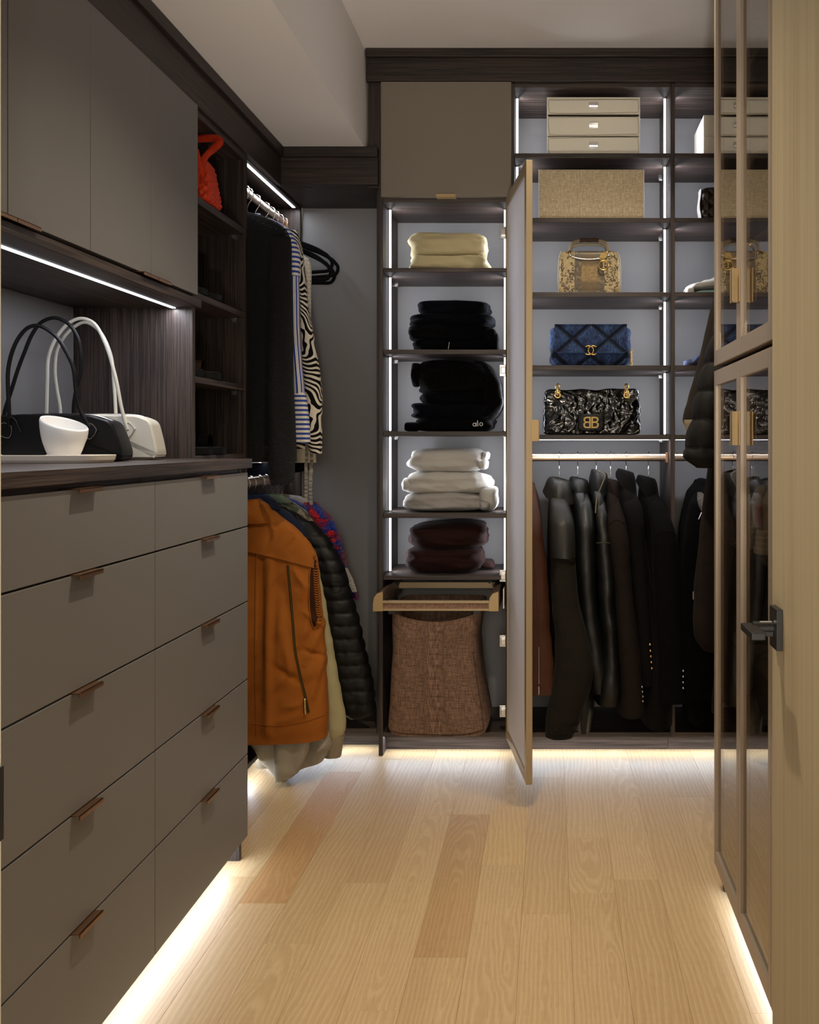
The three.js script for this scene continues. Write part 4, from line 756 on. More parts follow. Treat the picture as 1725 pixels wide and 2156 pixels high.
{
  const d = 3.30, t = thing('puffer_jacket', 'long black quilted puffer jacket in the lower rack', 'jacket', [ROD_L, .16, -d]);
  const c = VX + ROD_L * FOCAL / d;
  part('body', loft([[1064, 580, .02], [1078, 620, .036], [1100, 650, .045], [1130, 672, .05], [1200, 688, .052], [1300, 700, .054], [1400, 712, .054], [1480, 716, .05]].map(r => [r[0], 2 * c - r[1], r[1], d, r[2]]), { e: .62, amp: .004, seed: 81, quilt: 17, qa: .007 }).geo(90, 160), CLOTH.blackPuff, t);
  const S = loft([[1098, 628, 660, d - .03, .03], [1130, 640, 690, d - .05, .044], [1180, 652, 716, d - .06, .05], [1240, 664, 738, d - .062, .052], [1300, 676, 756, d - .062, .052], [1360, 690, 768, d - .06, .05], [1420, 704, 780, d - .058, .048], [1470, 716, 788, d - .056, .046], [1490, 726, 790, d - .056, .042], [1503, 736, 792, d - .056, .036]], { amp: .004, seed: 82, quilt: 15, qa: .0065, f0: 0, f1: .1, hem: q => -.006 + .012 * q });
  part('sleeve', S.geo(64, 150), CLOTH.blackPuff, t);
  part('collar', loft([[1068, 556, 602, d - .02, .03], [1080, 552, 618, d - .02, .036], [1100, 560, 630, d - .02, .036]], { amp: .006, seed: 83, f0: 0, f1: .1 }).geo(40, 14), CLOTH.blackPuff, t);
  hanger('hanger inside the long black puffer jacket', [ROD_L, 1.013, -d], 0, M.blackPlastic, null, ARMS_PLAIN);
}
{
  const [t] = jacket('camo_jacket', 'camouflage jacket with a green collar in the lower rack', 'jacket', 3.375, [[1044, 580, .014], [1052, 606, .022], [1070, 636, .026], [1096, 660, .026], [1120, 668, .026], [1250, 672, .026], [1380, 676, .026]], CLOTH.camo, { seed: 91, amp: .005, short: 'camouflage jacket' });
  part('collar', loft([[1040, 566, 590, 3.36, .02], [1048, 566, 604, 3.36, .022], [1058, 576, 616, 3.36, .022]], { amp: .005, seed: 92, f0: 0, f1: .1 }).geo(40, 10), fab(0x5a6450), t);
}
{
  const d = 3.455, [t] = jacket('plaid_jacket', 'fuzzy red and blue plaid jacket in the lower rack', 'jacket', d, [[1042, 590, .014], [1052, 620, .024], [1066, 650, .03], [1084, 676, .03], [1110, 694, .03], [1250, 704, .03], [1350, 710, .03]], CLOTH.plaid, { seed: 101, amp: .005, short: 'red and blue plaid jacket' });
  const S = loft([[1058, 640, 668, d - .01, .022], [1086, 652, 696, d - .025, .034], [1120, 668, 714, d - .032, .038], [1160, 684, 726, d - .034, .038], [1200, 700, 736, d - .034, .038], [1240, 716, 752, d - .034, .036], [1262, 726, 756, d - .034, .03]], { amp: .005, seed: 102, f0: 0, f1: .1, su: .3, sv: .42 });
  part('sleeve', S.geo(48, 60), CLOTH.plaid, t);
  part('cuff', loft([[1196, 704, 733, d - .072, .008], [1220, 714, 744, d - .074, .008], [1246, 728, 752, d - .074, .006]], { amp: .001, seed: 103 }).geo(24, 12), fab(0xb3b0ac, { bump: T.fleece, bs: .004 }), t);
}
{
  jacket('denim_jacket', 'blue denim jacket behind the red and blue plaid jacket', 'jacket', 3.53, [[1060, 620, .012], [1076, 660, .022], [1096, 694, .026], [1130, 708, .026], [1300, 742, .026], [1380, 760, .024]], CLOTH.denimPlain, { seed: 111, amp: .005, short: 'blue denim jacket' });
  jacket('fuzzy_cardigan', 'pale fuzzy cardigan, last on the lower rod', 'cardigan', 3.585, [[1040, 596, .014], [1044, 630, .024], [1056, 652, .028], [1080, 664, .028], [1180, 668, .026]], CLOTH.fuzzy, { seed: 121, amp: .005, short: 'pale fuzzy cardigan', nu: 48, nv: 30 });
  jacket('mint_shirt', 'pale mint shirt between the camouflage and plaid jackets', 'shirt', 3.415, [[1046, 590, .01], [1056, 616, .016], [1076, 646, .018], [1104, 664, .018], [1250, 668, .018]], CLOTH.mint, { seed: 131, amp: .004, short: 'pale mint shirt', nu: 48, nv: 30 });
}
const LOGO = { alo: r => { const ring = (x, y) => new THREE.TorusGeometry(.0043, .0011, 8, 28).translate(x, y, 0), bar = (x, y, h) => new THREE.BoxGeometry(.0021, h, .0016).translate(x, y, 0); const g = merge([ring(-.0125, 0), bar(-.0073, 0, .0108), bar(-.0028, .0028, .0165), ring(.0068, 0)]); g.scale(1.3, 1.3, 1); g.rotateZ(.06); g.translate(.100, .026, .1225); part('lettering', g, std({ color: lin(.7, .7, .7), roughness: .7 }), r.t, true); } };
// ---------------------------------------------------------------- on the worktop
const WT = 1.1097;
function duffle(name, label, mat, edge, d, outline, seed) {
  const t = thing(name, label, 'handbag', [px(outline.cx, d), WT, -d]);
  const P = outline.pts.map(q => [px(q[0], d), Math.max(WT + .004, py(q[1], d))]);
  const s = new THREE.Shape(); const n = P.length;
  P.forEach((p, i) => { const a = P[(i + n - 1) % n], b = P[(i + 1) % n], r = .012, la = Math.hypot(a[0] - p[0], a[1] - p[1]), lb = Math.hypot(b[0] - p[0], b[1] - p[1]), p1 = [p[0] + (a[0] - p[0]) * r / la, p[1] + (a[1] - p[1]) * r / la], p2 = [p[0] + (b[0] - p[0]) * r / lb, p[1] + (b[1] - p[1]) * r / lb]; i ? s.lineTo(...p1) : s.moveTo(...p1); s.quadraticCurveTo(p[0], p[1], ...p2); });
  const g = new THREE.ExtrudeGeometry(s, { depth: .085, bevelEnabled: true, bevelSize: .004, bevelThickness: .014, bevelSegments: 4, curveSegments: 6 });
  g.translate(0, 0, -d - .085 + .014);
  part('bag_body', g, mat, t);
  const pipe = P.map(p => [p[0], p[1], -d + .014]); part('piping', tube(pipe.map(p => [p[0], p[1] + .001, p[2]]), .0022, 90, 6, true), mat, t);
  return t;
}
function patch(cx, cy, d, w, h, mat, t, z, tilt = 0) {
  const X = px(cx, d), Y = py(cy, d), pts = [[0, h / 2], [w / 2, h * .12], [w * .12, -h / 2], [-w / 2 * .9, -h * .2], [-w * .36, h * .3]];
  const g = extr(pts, .002, .0008); g.rotateZ(tilt); g.translate(X, Y, z); const q = part('strap_patch', g, mat, t);
  const st = tube(pts.map(p => { const c = Math.cos(tilt), s = Math.sin(tilt), k = .82; return [X + (p[0] * c - p[1] * s) * k, Y + (p[0] * s + p[1] * c) * k, z + .0032]; }), .0006, 60, 5, true); part('stitching', st, M.stitch, q);
}
M.stitch = fab(0x9a958c);
{
  const d = 2.09, black = leath(0x050507, { rough: .4, bump: T.fine, bs: .00012, spec: .5 });
  const t = duffle('black_handbag', 'black leather long handbag with thin looped straps', black, 0, d, { cx: 125, pts: [[-5, 966], [-3, 900], [10, 882], [60, 876], [190, 876], [232, 890], [244, 920], [254, 952], [252, 968]] }, 1);
  const z0 = -d + .026;
  part('strap', tube([[41, 900], [42, 878], [40, 830], [40, 782], [49, 740], [64, 709], [80, 693], [98, 690], [130, 711], [150, 744], [163, 775], [169, 827], [176, 862], [188, 886], [195, 900]].map(q => [px(q[0], d), py(q[1], d), z0 + .004]), .0043, 90, 10), black, t);
  part('strap', tube([[23, 880], [27, 860], [38, 822], [50, 780], [62, 745], [78, 704], [95, 680], [120, 670], [146, 681], [163, 706], [170, 740], [171, 780], [161, 825], [157, 860], [158, 884]].map(q => [px(q[0] + 16, d + .075), py(q[1] + 1, d + .075), z0 - .095]), .0043, 90, 10), black, t);
  patch(35, 907, d, .034, .043, black, t, z0 + .0026, .25); patch(195, 908, d, .034, .043, black, t, z0 + .0026, -.12);
  part('knot', [tube([[44, 880], [52, 884], [58, 895], [64, 910]].map(q => [px(q[0], d), py(q[1], d), z0 + .008]), .002, 20, 6), tube([[40, 882], [48, 880], [56, 888], [60, 900]].map(q => [px(q[0], d), py(q[1], d), z0 + .010]), .002, 20, 6)], black, t);
  t.rotation.y = .2; t.position.x -= .004;
  part('zip', tube([[10, 879], [60, 874], [190, 874], [226, 886]].map(q => [px(q[0], d), py(q[1], d), z0 - .054]), .0024, 30, 6), M.steel, t);
}
{
  const d = 2.285, white = leath(0xcac7bd, { rough: .45, bump: T.fine, bs: .0001 });
  const t = duffle('white_handbag', 'ivory leather long handbag with thin looped straps, behind the black one', white, 0, d, { cx: 230, pts: [[112, 962], [112, 900], [128, 880], [170, 876], [290, 878], [314, 888], [322, 920], [329, 955], [326, 962]] }, 2);
  const z0 = -d + .026;
  part('strap', tube([[118, 886], [119, 840], [120, 795], [122, 756], [136, 717], [161, 685], [185, 675], [208, 684], [230, 725], [250, 795], [262, 860], [270, 892], [274, 905]].map(q => [px(q[0], d), py(q[1], d), z0 + .004]), .0043, 90, 10), white, t);
  part('strap', tube([[136, 886], [136, 860], [130, 821], [126, 782], [131, 736], [154, 698], [183, 680], [210, 696], [233, 746], [240, 811], [243, 860], [244, 886]].map(q => [px(q[0] + 16, d + .075), py(q[1] + 1, d + .075), z0 - .095]), .0043, 90, 10), white, t);
  patch(274, 906, d, .034, .043, white, t, z0 + .0026, -.1);
  t.rotation.y = .2; t.position.x -= .002;
  part('zip', tube([[130, 877], [170, 873], [288, 875], [310, 884]].map(q => [px(q[0], d), py(q[1], d), z0 - .04]), .0024, 30, 6), M.steel, t);
}
{
  const d = 1.99, cer = std({ color: lin(.78, .77, .75), roughness: .4 }), cream = std({ color: lin(.66, .60, .52), roughness: .45 });
  const x0 = px(-35, d), x1 = px(228, d), cx = (x0 + x1) / 2, w = (x1 - x0) / 2;
  const tr = thing('serving_tray', 'long cream tray with upturned rim under the white bowl', 'tray', [cx, WT, -d]);
  const pr = [[0, .004], [.86, .004], [.95, .010], [1.0, .0175], [1.015, .0165], [.985, .006], [.93, 0], [0, 0]];
  part('tray_body', surf((u, v) => { const k = v * (pr.length - 1), i = Math.min(pr.length - 2, Math.floor(k)), f = k - i, r = lerp(pr[i][0], pr[i + 1][0], f), y = lerp(pr[i][1], pr[i + 1][1], f), a = u * 6.2832; const rr = .07; return [w * spow(Math.cos(a), .4) * (1 - (1 - r) * .55 - (r < .3 ? .45 * (1 - r / .3) * 1 : 0)), y, (rr * spow(Math.sin(a), .5)) * r]; }, 96, 42, { closed: true }), cream, tr, true);
  const b = thing('white_bowl', 'white tapered bowl with a slanted rim, on the tray', 'bowl', [px(135, d), WT + .0042, -d]);
  const prof = [[0, 0], [.0225, 0], [.0255, .0018], [.0310, .011], [.0365, .024], [.0418, .040], [.0455, .058], [.0476, .078], [.0485, .10]], inn = [[.0465, .10], [.0450, .072], [.0420, .050], [.036, .040], [0, .039]];
  const rimY = (a) => .084 - .0155 * Math.cos(a) + .006 * Math.sin(-a);
  const pick = (list, v) => { const k = v * (list.length - 1), i = Math.min(list.length - 2, Math.floor(k)), f = k - i; return [lerp(list[i][0], list[i + 1][0], f), lerp(list[i][1], list[i + 1][1], f)]; };
  const shellG = surf((u, v) => { const a = u * 6.2832; let q; if (v < .5) q = pick(prof, v * 2); else q = pick(inn, v * 2 - 1); const top = rimY(a), yy = q[1] > .039 ? .039 + (q[1] - .039) * (top - .039) / .061 : q[1]; return [q[0] * Math.cos(a), yy, q[0] * Math.sin(a)]; }, 64, 60, { closed: true });
  part('bowl_body', shellG, cer, b, true);
  part('wick', rod([.004, .039, 0], [.005, .052, .001], .0009, 6), fab(0x4a4038), b, true);
}
// ---------------------------------------------------------------- orange bag and shoes in the tower
{
  const d = 2.67, y = 1.851, t = thing('orange_bag', 'bright orange woven leather bag with a rolled handle', 'handbag', [-1.105, y, -d]);
  const or = leath(0xc23408, { rough: .45, bs: .0004 });
  const W = .235, H = .140, D = .15;
  const g = blob(W, H, D, { n: 9, seg: [120, 80, 80], disp: (p, q) => {
    const k = 1 - .2 * p[1] / H; p[0] *= k; p[2] *= k;
    const a = Math.abs(q[2]) > .97 ? p[0] : p[2], i = Math.sin(a * 6.283 / .026), j = Math.sin(p[1] * 6.283 / .026), wv = i * j * .0032;
    p[0] += Math.sign(q[0]) * (Math.abs(q[0]) > .9 ? wv : 0); p[2] += Math.sign(q[2]) * (Math.abs(q[2]) > .9 ? wv : 0);
    return p;
  } });
  g.translate(0, 0, 0); part('bag_body', g, or, t, true);
  const top = H - .01;
  const hd = [[.090, .05, .066], [.084, .09, .060], [.090, .13, .054], [.112, .160, .046], [.128, .182, .036], [.122, .197, .024], [.09, .203, .012], [.02, .196, .0], [-.04, .175, .01], [-.06, .14, .03], [-.07, .11, .05]];
  part('handle', tube(hd, .0095, 90, 12), or, t, true);
  const wrap = [], c = new THREE.CatmullRomCurve3(hd.map(p => V3(...p)), false, 'centripetal');
  for (let i = 16; i < 42; i++) { const f = i / 60, p = c.getPointAt(f), tg = c.getTangentAt(f), r = new THREE.TorusGeometry(.0104, .0014, 6, 16); r.applyQuaternion(new THREE.Quaternion().setFromUnitVectors(V3(0, 0, 1), tg)); r.translate(p.x, p.y, p.z); wrap.push(r); }
  part('handle_wrap', wrap, or, t, true);
  part('handle_tab', [extr([[.062, .05], [.095, .045], [.09, .09], [.078, .15], [.066, .15]], .004).translate(0, 0, .066), ball(.077, .11, .073, .004), ball(.079, .09, .074, .004)], or, t, true);
  t.rotation.y = .12;
}
const soleShape = (L, w) => { const s = new THREE.Shape(); s.moveTo(-L * .5, 0); s.bezierCurveTo(-L * .5, w * .44, -L * .3, w * .42, -L * .08, w * .34); s.bezierCurveTo(L * .1, w * .34, L * .2, w * .56, L * .34, w * .5); s.bezierCurveTo(L * .47, w * .42, L * .5, w * .2, L * .5, 0); s.bezierCurveTo(L * .5, -w * .26, L * .42, -w * .44, L * .3, -w * .46); s.bezierCurveTo(L * .12, -w * .44, 0, -w * .34, -L * .12, -w * .36); s.bezierCurveTo(-L * .34, -w * .44, -L * .5, -w * .4, -L * .5, 0); return s; };
const soleGeo = (L, w, h) => { const g = new THREE.ExtrudeGeometry(soleShape(L, w), { depth: h, bevelEnabled: true, bevelSize: .003, bevelThickness: .003, bevelSegments: 2, curveSegments: 14 }); g.rotateX(-Math.PI / 2); g.translate(0, .003, 0); return g; };
const strapGeo = (x, w, h, band, tilt = 0, base = .02) => surf((u, v) => { const a = Math.PI * u; return [x + (v - .5) * band + tilt * Math.cos(a) * .5, base + h * Math.pow(Math.sin(a), .7), w / 2 * Math.cos(a)]; }, 28, 6, { su: .2, sv: .05 });
function sandal(label, mat, soleMat, p, turn, group, o = {}) {
  const t = thing('sandal', label, 'sandal', p, group, turn), L = .235, w = .085;
  part('sole', soleGeo(L, w, o.h ?? .018), soleMat, t, true);
  part('strap', strapGeo(.06, w * 1.02, .04, o.band ?? .03, .02), mat, t, true);
  part('strap', strapGeo(.0, w * .86, .048, (o.band ?? .03) * .9, -.02), mat, t, true);
  if (o.back) part('heel_strap', tube([[-.03, .024, .036], [-.09, .05, .03], [-.112, .056, 0], [-.09, .05, -.03], [-.03, .024, -.036]], .003, 30, 6), mat, t, true);
  return t;
}
{
  const bl = leath(0x050505, { rough: .4, bump: T.fine }), tan = leath(0x9a5a20, { rough: .5 }), dk = leath(0x060606, { rough: .6, bump: T.fine, spec: .4 });
  sandal('black strappy sandal on the lowest tower shelf, nearer the drawers', bl, dk, [-1.10, 1.1178, -2.60], .12, 'black sandals in the tower', { back: true });
  sandal('black strappy sandal on the lowest tower shelf, nearer the hanging clothes', bl, dk, [-1.10, 1.1178, -2.72], -.05, 'black sandals in the tower', { back: true });
  sandal('tan strapped slide sandal in the tower, beside its dark mate', tan, dk, [-1.12, 1.341, -2.585], .1, 'slide sandals in the tower', { band: .055 });
  sandal('dark slide sandal with a tan edge in the tower', leath(0x2a1a10), dk, [-1.11, 1.341, -2.70], 0, 'slide sandals in the tower', { band: .02 });
  for (const [z, l] of [[2.60, 'black loafer in the tower under the orange bag, half hidden by the cabinet door'], [2.71, 'black loafer in the tower under the orange bag, fully in view']]) {
    const t = thing('loafer', l, 'shoe', [-1.115, 1.578, -z], 'black loafers in the tower');
    part('sole', soleGeo(.24, .088, .014), dk, t, true);
    part('upper', surf((u, v) => { const a = u * 6.2832, L = .118, x = L * Math.cos(a), w = (.042 + .006 * Math.cos(a)) , h = table([[-1, .058], [-.5, .054], [0, .055], [.35, .05], [.7, .036], [1, .02]], Math.cos(a)), k = Math.pow(v, .6); const inn = Math.cos(a) < .25 ? .62 : .06; return [x * lerp(1, lerp(inn, .2, smooth(.1, .6, Math.cos(a))), k * k), .017 + h * Math.sin(v * 1.57), w * Math.sin(a) * lerp(1, .66, k * k)]; }, 48, 14, { closed: true }), bl, t, true);
    part('strap', strapGeo(.02, .075, .046, .025, 0, .02), bl, t, true);
  }
}
// ---------------------------------------------------------------- folded stacks in the tall cabinet
{
  const FD = 3.362, DP = .24;
  const cream = CLOTH.creamFold;
  const a = folded('folded_blanket', 'cream folded blanket, lower of the two on the top shelf', 'blanket', cream, 858, 1028, 528, 561.5, FD, DP, { seed: 3, y: 1.7985, sag: .05, layers: 0, n: 7 });
  const b = folded('folded_blanket', 'plump cream folded blanket lying on the other one', 'blanket', cream, 857, 1023, 478, 531, FD, DP, { seed: 5, y: a.top - .006, sag: .12, mid: .05, tiltL: .05 });
  const stack = (y, list) => { let top = y; for (const q of list) { const r = folded(q.name, q.label, q.cat, q.mat, ...q.box, q.d ?? FD, q.dp ?? DP, { ...q.o, y: top }); top = r.top - (q.sink ?? .007); q.made = r; if (q.extra) q.extra(r); } };
  const lump = (r, name, x, y, w, h, dd, mat, seed, z = .06) => { const g = blob(w, h, dd, { n: 3.2, seg: [14, 14, 14], disp: (p) => { p[0] += n3(p[0] * 20, p[1] * 20, seed) * .012; p[2] += n3(p[1] * 22, seed, p[0] * 20) * .01; return p; } }); g.translate(x, y, z); part(name, g, mat, r.t, true); };
  const J = CLOTH.blackJersey, N = CLOTH.navyJersey;
  stack(1.4975, [
    { name: 'folded_sweatshirt', label: 'black folded sweatshirt with a small zip, lowest below the cream blankets', cat: 'sweatshirt', mat: J, box: [866, 1036, 710, 735], o: { seed: 11, layers: 0, sag: .06 }, extra: r => { part('zip_pull', rod([-.012, .004, .122], [-.008, .030, .121], .0022, 8), M.chrome, r.t, true); lump(r, 'loose_sleeve', .155, .002, .05, .07, .12, J, 3, .05); } },
    { name: 'folded_sweatshirt', label: 'black folded sweatshirt third down in its stack, with a drooping sleeve', cat: 'sweatshirt', mat: J, box: [857, 1034, 676, 712], o: { seed: 12, sag: .08, mid: .05 }, extra: r => lump(r, 'loose_sleeve', .150, -.012, .05, .06, .14, N, 5, .06) },
    { name: 'folded_sweatshirt', label: 'black folded sweatshirt second from the top of its stack', cat: 'sweatshirt', mat: N, box: [860, 1034, 652, 680], o: { seed: 13, sag: .08 } },
    { name: 'folded_sweatshirt', label: 'dark navy folded sweatshirt on top of the black stack', cat: 'sweatshirt', mat: N, box: [876, 1026, 626, 656], o: { seed: 14, sag: .06 } },
  ]);
  stack(1.1955, [
    { name: 'folded_hoodie', label: 'black folded hoodie with small white letters on the front', cat: 'hoodie', mat: J, box: [868, 1036, 878, 908], o: { seed: 21, sag: .04 }, extra: r => { lump(r, 'loose_sleeve', -.155, 0, .055, .035, .10, J, 8, .07); LOGO.alo(r); } },
    { name: 'folded_hoodie', label: 'black folded hoodie under the fuzzy black fleece', cat: 'hoodie', mat: N, box: [863, 1034, 845, 882], o: { seed: 22, sag: .08 } },
    { name: 'folded_hoodie', label: 'thin black folded top squeezed under the fleece', cat: 'hoodie', mat: J, box: [880, 1030, 826, 850], o: { seed: 23, sag: .06 } },
    { name: 'folded_fleece', label: 'fuzzy black fleece folded on top with one side sliding down', cat: 'fleece', mat: CLOTH.sherpa, box: [872, 1030, 757, 832], o: { seed: 24, sag: .06, tiltL: .05, n: 4 }, extra: r => { const g = blob(.085, .25, .20, { n: 3, seg: [18, 30, 20], disp: p => { p[0] += .03 - .9 * (p[1] - .12) ** 2 * 3 + n3(p[0] * 14, p[1] * 14, 2) * .012 - .10 * Math.max(0, p[1] - .12); p[2] += n3(p[1] * 12, 3, p[0] * 12) * .012; return p; } }); g.translate(.118, -.118, .0); part('drooping_side', g, CLOTH.sherpa, r.t, true); lump(r, 'loose_sleeve', -.145, .03, .04, .09, .12, CLOTH.sherpa, 12, .04); } },
  ]);
  const W = CLOTH.whiteFleece, G = CLOTH.greyMarl;
  stack(.8935, [
    { name: 'folded_sweatpants', label: 'pale grey marl folded sweatpants, lowest of the pale stack', cat: 'sweatpants', mat: G, box: [842, 1026, 1040, 1080], o: { seed: 31, sag: .10, mid: .1, n: 3.6 }, extra: r => lump(r, 'rolled_end', .150, .004, .045, .042, .16, G, 15, .05) },
    { name: 'folded_sweatshirt', label: 'off-white folded sweatshirt with one sleeve drooping over the grey pair', cat: 'sweatshirt', mat: W, box: [843, 1030, 996, 1046], o: { seed: 32, sag: .12, n: 3.6, mid: .06 }, extra: r => { lump(r, 'drooping_sleeve', .158, -.062, .075, .092, .17, W, 17, .03); lump(r, 'loose_sleeve', -.150, .012, .035, .05, .14, W, 19, .03); } },
    { name: 'folded_sweatshirt', label: 'white folded fleece sweatshirt on top of the pale stack', cat: 'sweatshirt', mat: W, box: [857, 1018, 947, 999], o: { seed: 33, sag: .10, n: 3.8, tiltL: -.03 }, extra: r => { lump(r, 'fold_end', .137, .012, .04, .036, .17, W, 21, .02); lump(r, 'fold_end', .138, .045, .036, .036, .17, W, 23, .0); } },
  ]);
  const B = CLOTH.brownFold;
  stack(.6635, [
    { name: 'folded_sweater', label: 'dark brown folded sweater, lower of the brown pair', cat: 'sweater', mat: B, box: [848, 1014, 1157, 1211], o: { seed: 41, sag: .05, n: 4.5 }, extra: r => lump(r, 'loose_sleeve', .165, .004, .055, .034, .09, B, 25, -.02) },
    { name: 'folded_sweater', label: 'dark brown folded sweater lying on the other brown one', cat: 'sweater', mat: B, box: [855, 1022, 1106, 1162], o: { seed: 42, sag: .06, n: 4.2, tiltL: -.06 } },
  ]);
}
// ---------------------------------------------------------------- pull-out laundry hamper
{
  const t = thing('laundry_hamper', 'brown woven laundry bag on a pulled-out gold frame', 'laundry hamper', [-.405, .09, -3.34]);
  const d0 = 3.165, d1 = 3.60;
  const f = part('front_bar', [bx(-.592, -.214, .5895, .5985, d0, d0 + .016, 'x', .001), bx(-.592, -.214, .563, .5705, d0, d0 + .016, 'x', .001)], M.goldPaint, t);
  part('fabric_strip', bx(-.592, -.214, .570, .590, d0 + .004, d0 + .012, 'x', .0006), std({ map: T.hamper, roughness: .95 }), f);
  part('rear_bar', bx(-.60, -.19, .588, .612, d1 - .10, d1 - .086, 'x', .001), M.goldPaint, t);
  for (const s of [-1, 1]) {
    const x = s < 0 ? -.6065 : -.2005;
    const sh = [[-.0165, -.034], [.0165, -.034], [.0165, -.010], [.013, .012], [.003, .026], [-.0165, .033]].map(p => [p[0] * -s * -1 * (s < 0 ? 1 : -1), p[1]]);
    const arm = part('side_arm', extr(sh, .40, .001).translate(x, .597, -(d0 + .405)), M.bronzeBrown, t);
    part('end_cap', extr(sh, .004, .0012).translate(x, .597, -d0 - .002), M.gold, arm);
  }
  part('slide', bx(-.617, -.612, .575, .615, 3.33, 3.60, 'd', .0005), M.steel, t); part('slide', bx(-.172, -.1675, .555, .625, 3.25, 3.60, 'd', .0005), M.steel, t);
  const clip = (x, y, d) => part('clip', [new THREE.TorusGeometry(.0075, .0022, 8, 20).scale(.6, 1, 1).rotateY(.5).translate(x, y, -d), bx(x - .004, x + .004, y - .016, y - .006, d - .004, d + .004, 'y', .001)], M.blackMetal, t);
  for (const [x, y, d] of [[-.575, .605, 3.175], [-.245, .604, 3.175], [-.585, .625, 3.46], [-.235, .63, 3.46], [-.215, .625, 3.40]]) clip(x, y, d);
  const rows = [[1287, 820, 1014], [1310, 820, 1010], [1350, 820, 1005], [1400, 817, 1007], [1440, 814, 1011], [1490, 812, 1018], [1525, 810, 1024], [1540, 810, 1026], [1550, 816, 1022]].map(r => [r[0], r[1], r[2], 3.345, .165]);
  const L = loft(rows, { pd: 3.185, e: .3, amp: .006, freq: 9, crease: .3, seed: 201, su: 1.2, f0: .05, f1: .4, disp: (p, th, v, q) => { const fx = clamp(Math.cos(th) ** 3 * 1.15, -1, 1), front = smooth(.1, .8, Math.sin(th)); p[1] -= front * .036 * (1 - spow(Math.abs((p[0] - q[1]) / q[2]), 2.0)) * (1 - smooth(0, .35, v)) - 0; p[2] -= front * .018 * Math.exp(-(((p[0] - q[1]) / q[2] - .55 + v * .3) ** 2) * 30) * smooth(.05, .4, v) * (1 - v * .5); p[1] += (1 - front) * .004; return p; } });
  part('bag', [L.geo(140, 60), L.cap(1, 0)], std({ map: T.hamper, bumpMap: T.weave, bumpScale: .0008, roughness: .95, side: THREE.DoubleSide, color: lin(.80, .80, .80) }), t);
  part('seam', [L.line([[996, 1372], [1003, 1420], [1012, 1480], [1019, 1535]], .0013, .0005, 40), L.line([[826, 1400], [821, 1440], [817, 1480]], .0012, .0005, 30), L.line([[813, 1538], [860, 1545], [920, 1547], [980, 1546], [1020, 1537]], .0014, .001, 50)], fab(0x4c392e), t);
  for (const x of [-.56, -.26]) part('bag_hanger', bx(x - .012, x + .012, .55, .566, 3.175, 3.178, 'y', .0005), M.blackPlastic, t);
}
// ---------------------------------------------------------------- coats on the back rail, seen from the sleeve side
const ROD_Y = 1.0985, ROD_D = 3.40;
function coat(name, label, hookPx, mat, o) {
  const x = px(hookPx, ROD_D), t = thing(name, label, o.cat || 'coat', [x, py(o.body[o.body.length - 1][0], ROD_D), -ROD_D]);
  const bw = o.body.map(([y, xl, xr, hd]) => [y, xl, xr, ROD_D - .0, hd]);
  part('body', loft(bw, { e: .75, amp: .006, seed: o.seed, crease: .4, su: 1, pd: o.pd ?? 3.30, ...(o.bo || {}) }).geo(80, 60), mat, t);
  const S = loft(o.sleeve, { e: .85, amp: o.amp ?? .007, freq: 14, seed: o.seed + 1, crease: o.crease ?? .5, su: .35, f0: .1, f1: .5, ...(o.so || {}) });
  part('sleeve', [S.geo(56, 90), S.cap(1, .01)], o.sleeveMat || mat, t);
  if (o.ring) part('collar', collarRing(px(o.ring[0], ROD_D), py(o.ring[1], ROD_D), ROD_D, { seed: o.seed, ...(o.ring[2] || {}) }), o.collarMat || mat, t);
  for (const [nm, pts, r, m, h] of o.lines || []) part(nm, S.line(pts, r, h ?? .0005, 30), m, t);
  for (const [cx, cy, m, r] of o.buttons || []) { const p = S.on(cx, cy, .002), g = new THREE.SphereGeometry(r ?? .005, 12, 8); g.scale(1, 1, .6); g.translate(...p); part('button', g, m, t); }
  if (o.extra) o.extra(t, S);
  hanger(o.hanger, [x, ROD_Y, -ROD_D], Math.PI / 2 + (o.twist || 0), M.blackPlastic, null, ARMS_PLAIN);
  return t;
}
const seam = fab(0x050505), paleSeam = fab(0x57503a);
coat('leather_jacket', 'brown leather jacket with a zipped cuff beside the swung door', 1118, CLOTH.leatherBrown, { cat: 'jacket', seed: 301, hanger: 'hanger inside the brown leather jacket',
  body: [[1020, 1108, 1124, .03], [1060, 1100, 1136, .12], [1120, 1096, 1142, .17], [1300, 1094, 1146, .18], [1450, 1092, 1150, .18]],
  sleeve: [[1028, 1108, 1126, 3.36, .02], [1060, 1102, 1133, 3.29, .036], [1110, 1098, 1142, 3.235, .048], [1180, 1097, 1149, 3.215, .052], [1260, 1098, 1157, 3.20, .052], [1350, 1100, 1164, 3.20, .05], [1430, 1104, 1168, 3.20, .046], [1458, 1106, 1169, 3.20, .044]], amp: .009,
  lines: [['zip', [[1135, 1362], [1135, 1440]], .002, M.steel, .002], ['seam', [[1118, 1120], [1126, 1200], [1133, 1300], [1136, 1360]], .0012, paleSeam], ['zip_pull', [[1135, 1444], [1135, 1462]], .0032, M.chrome, .004]] });
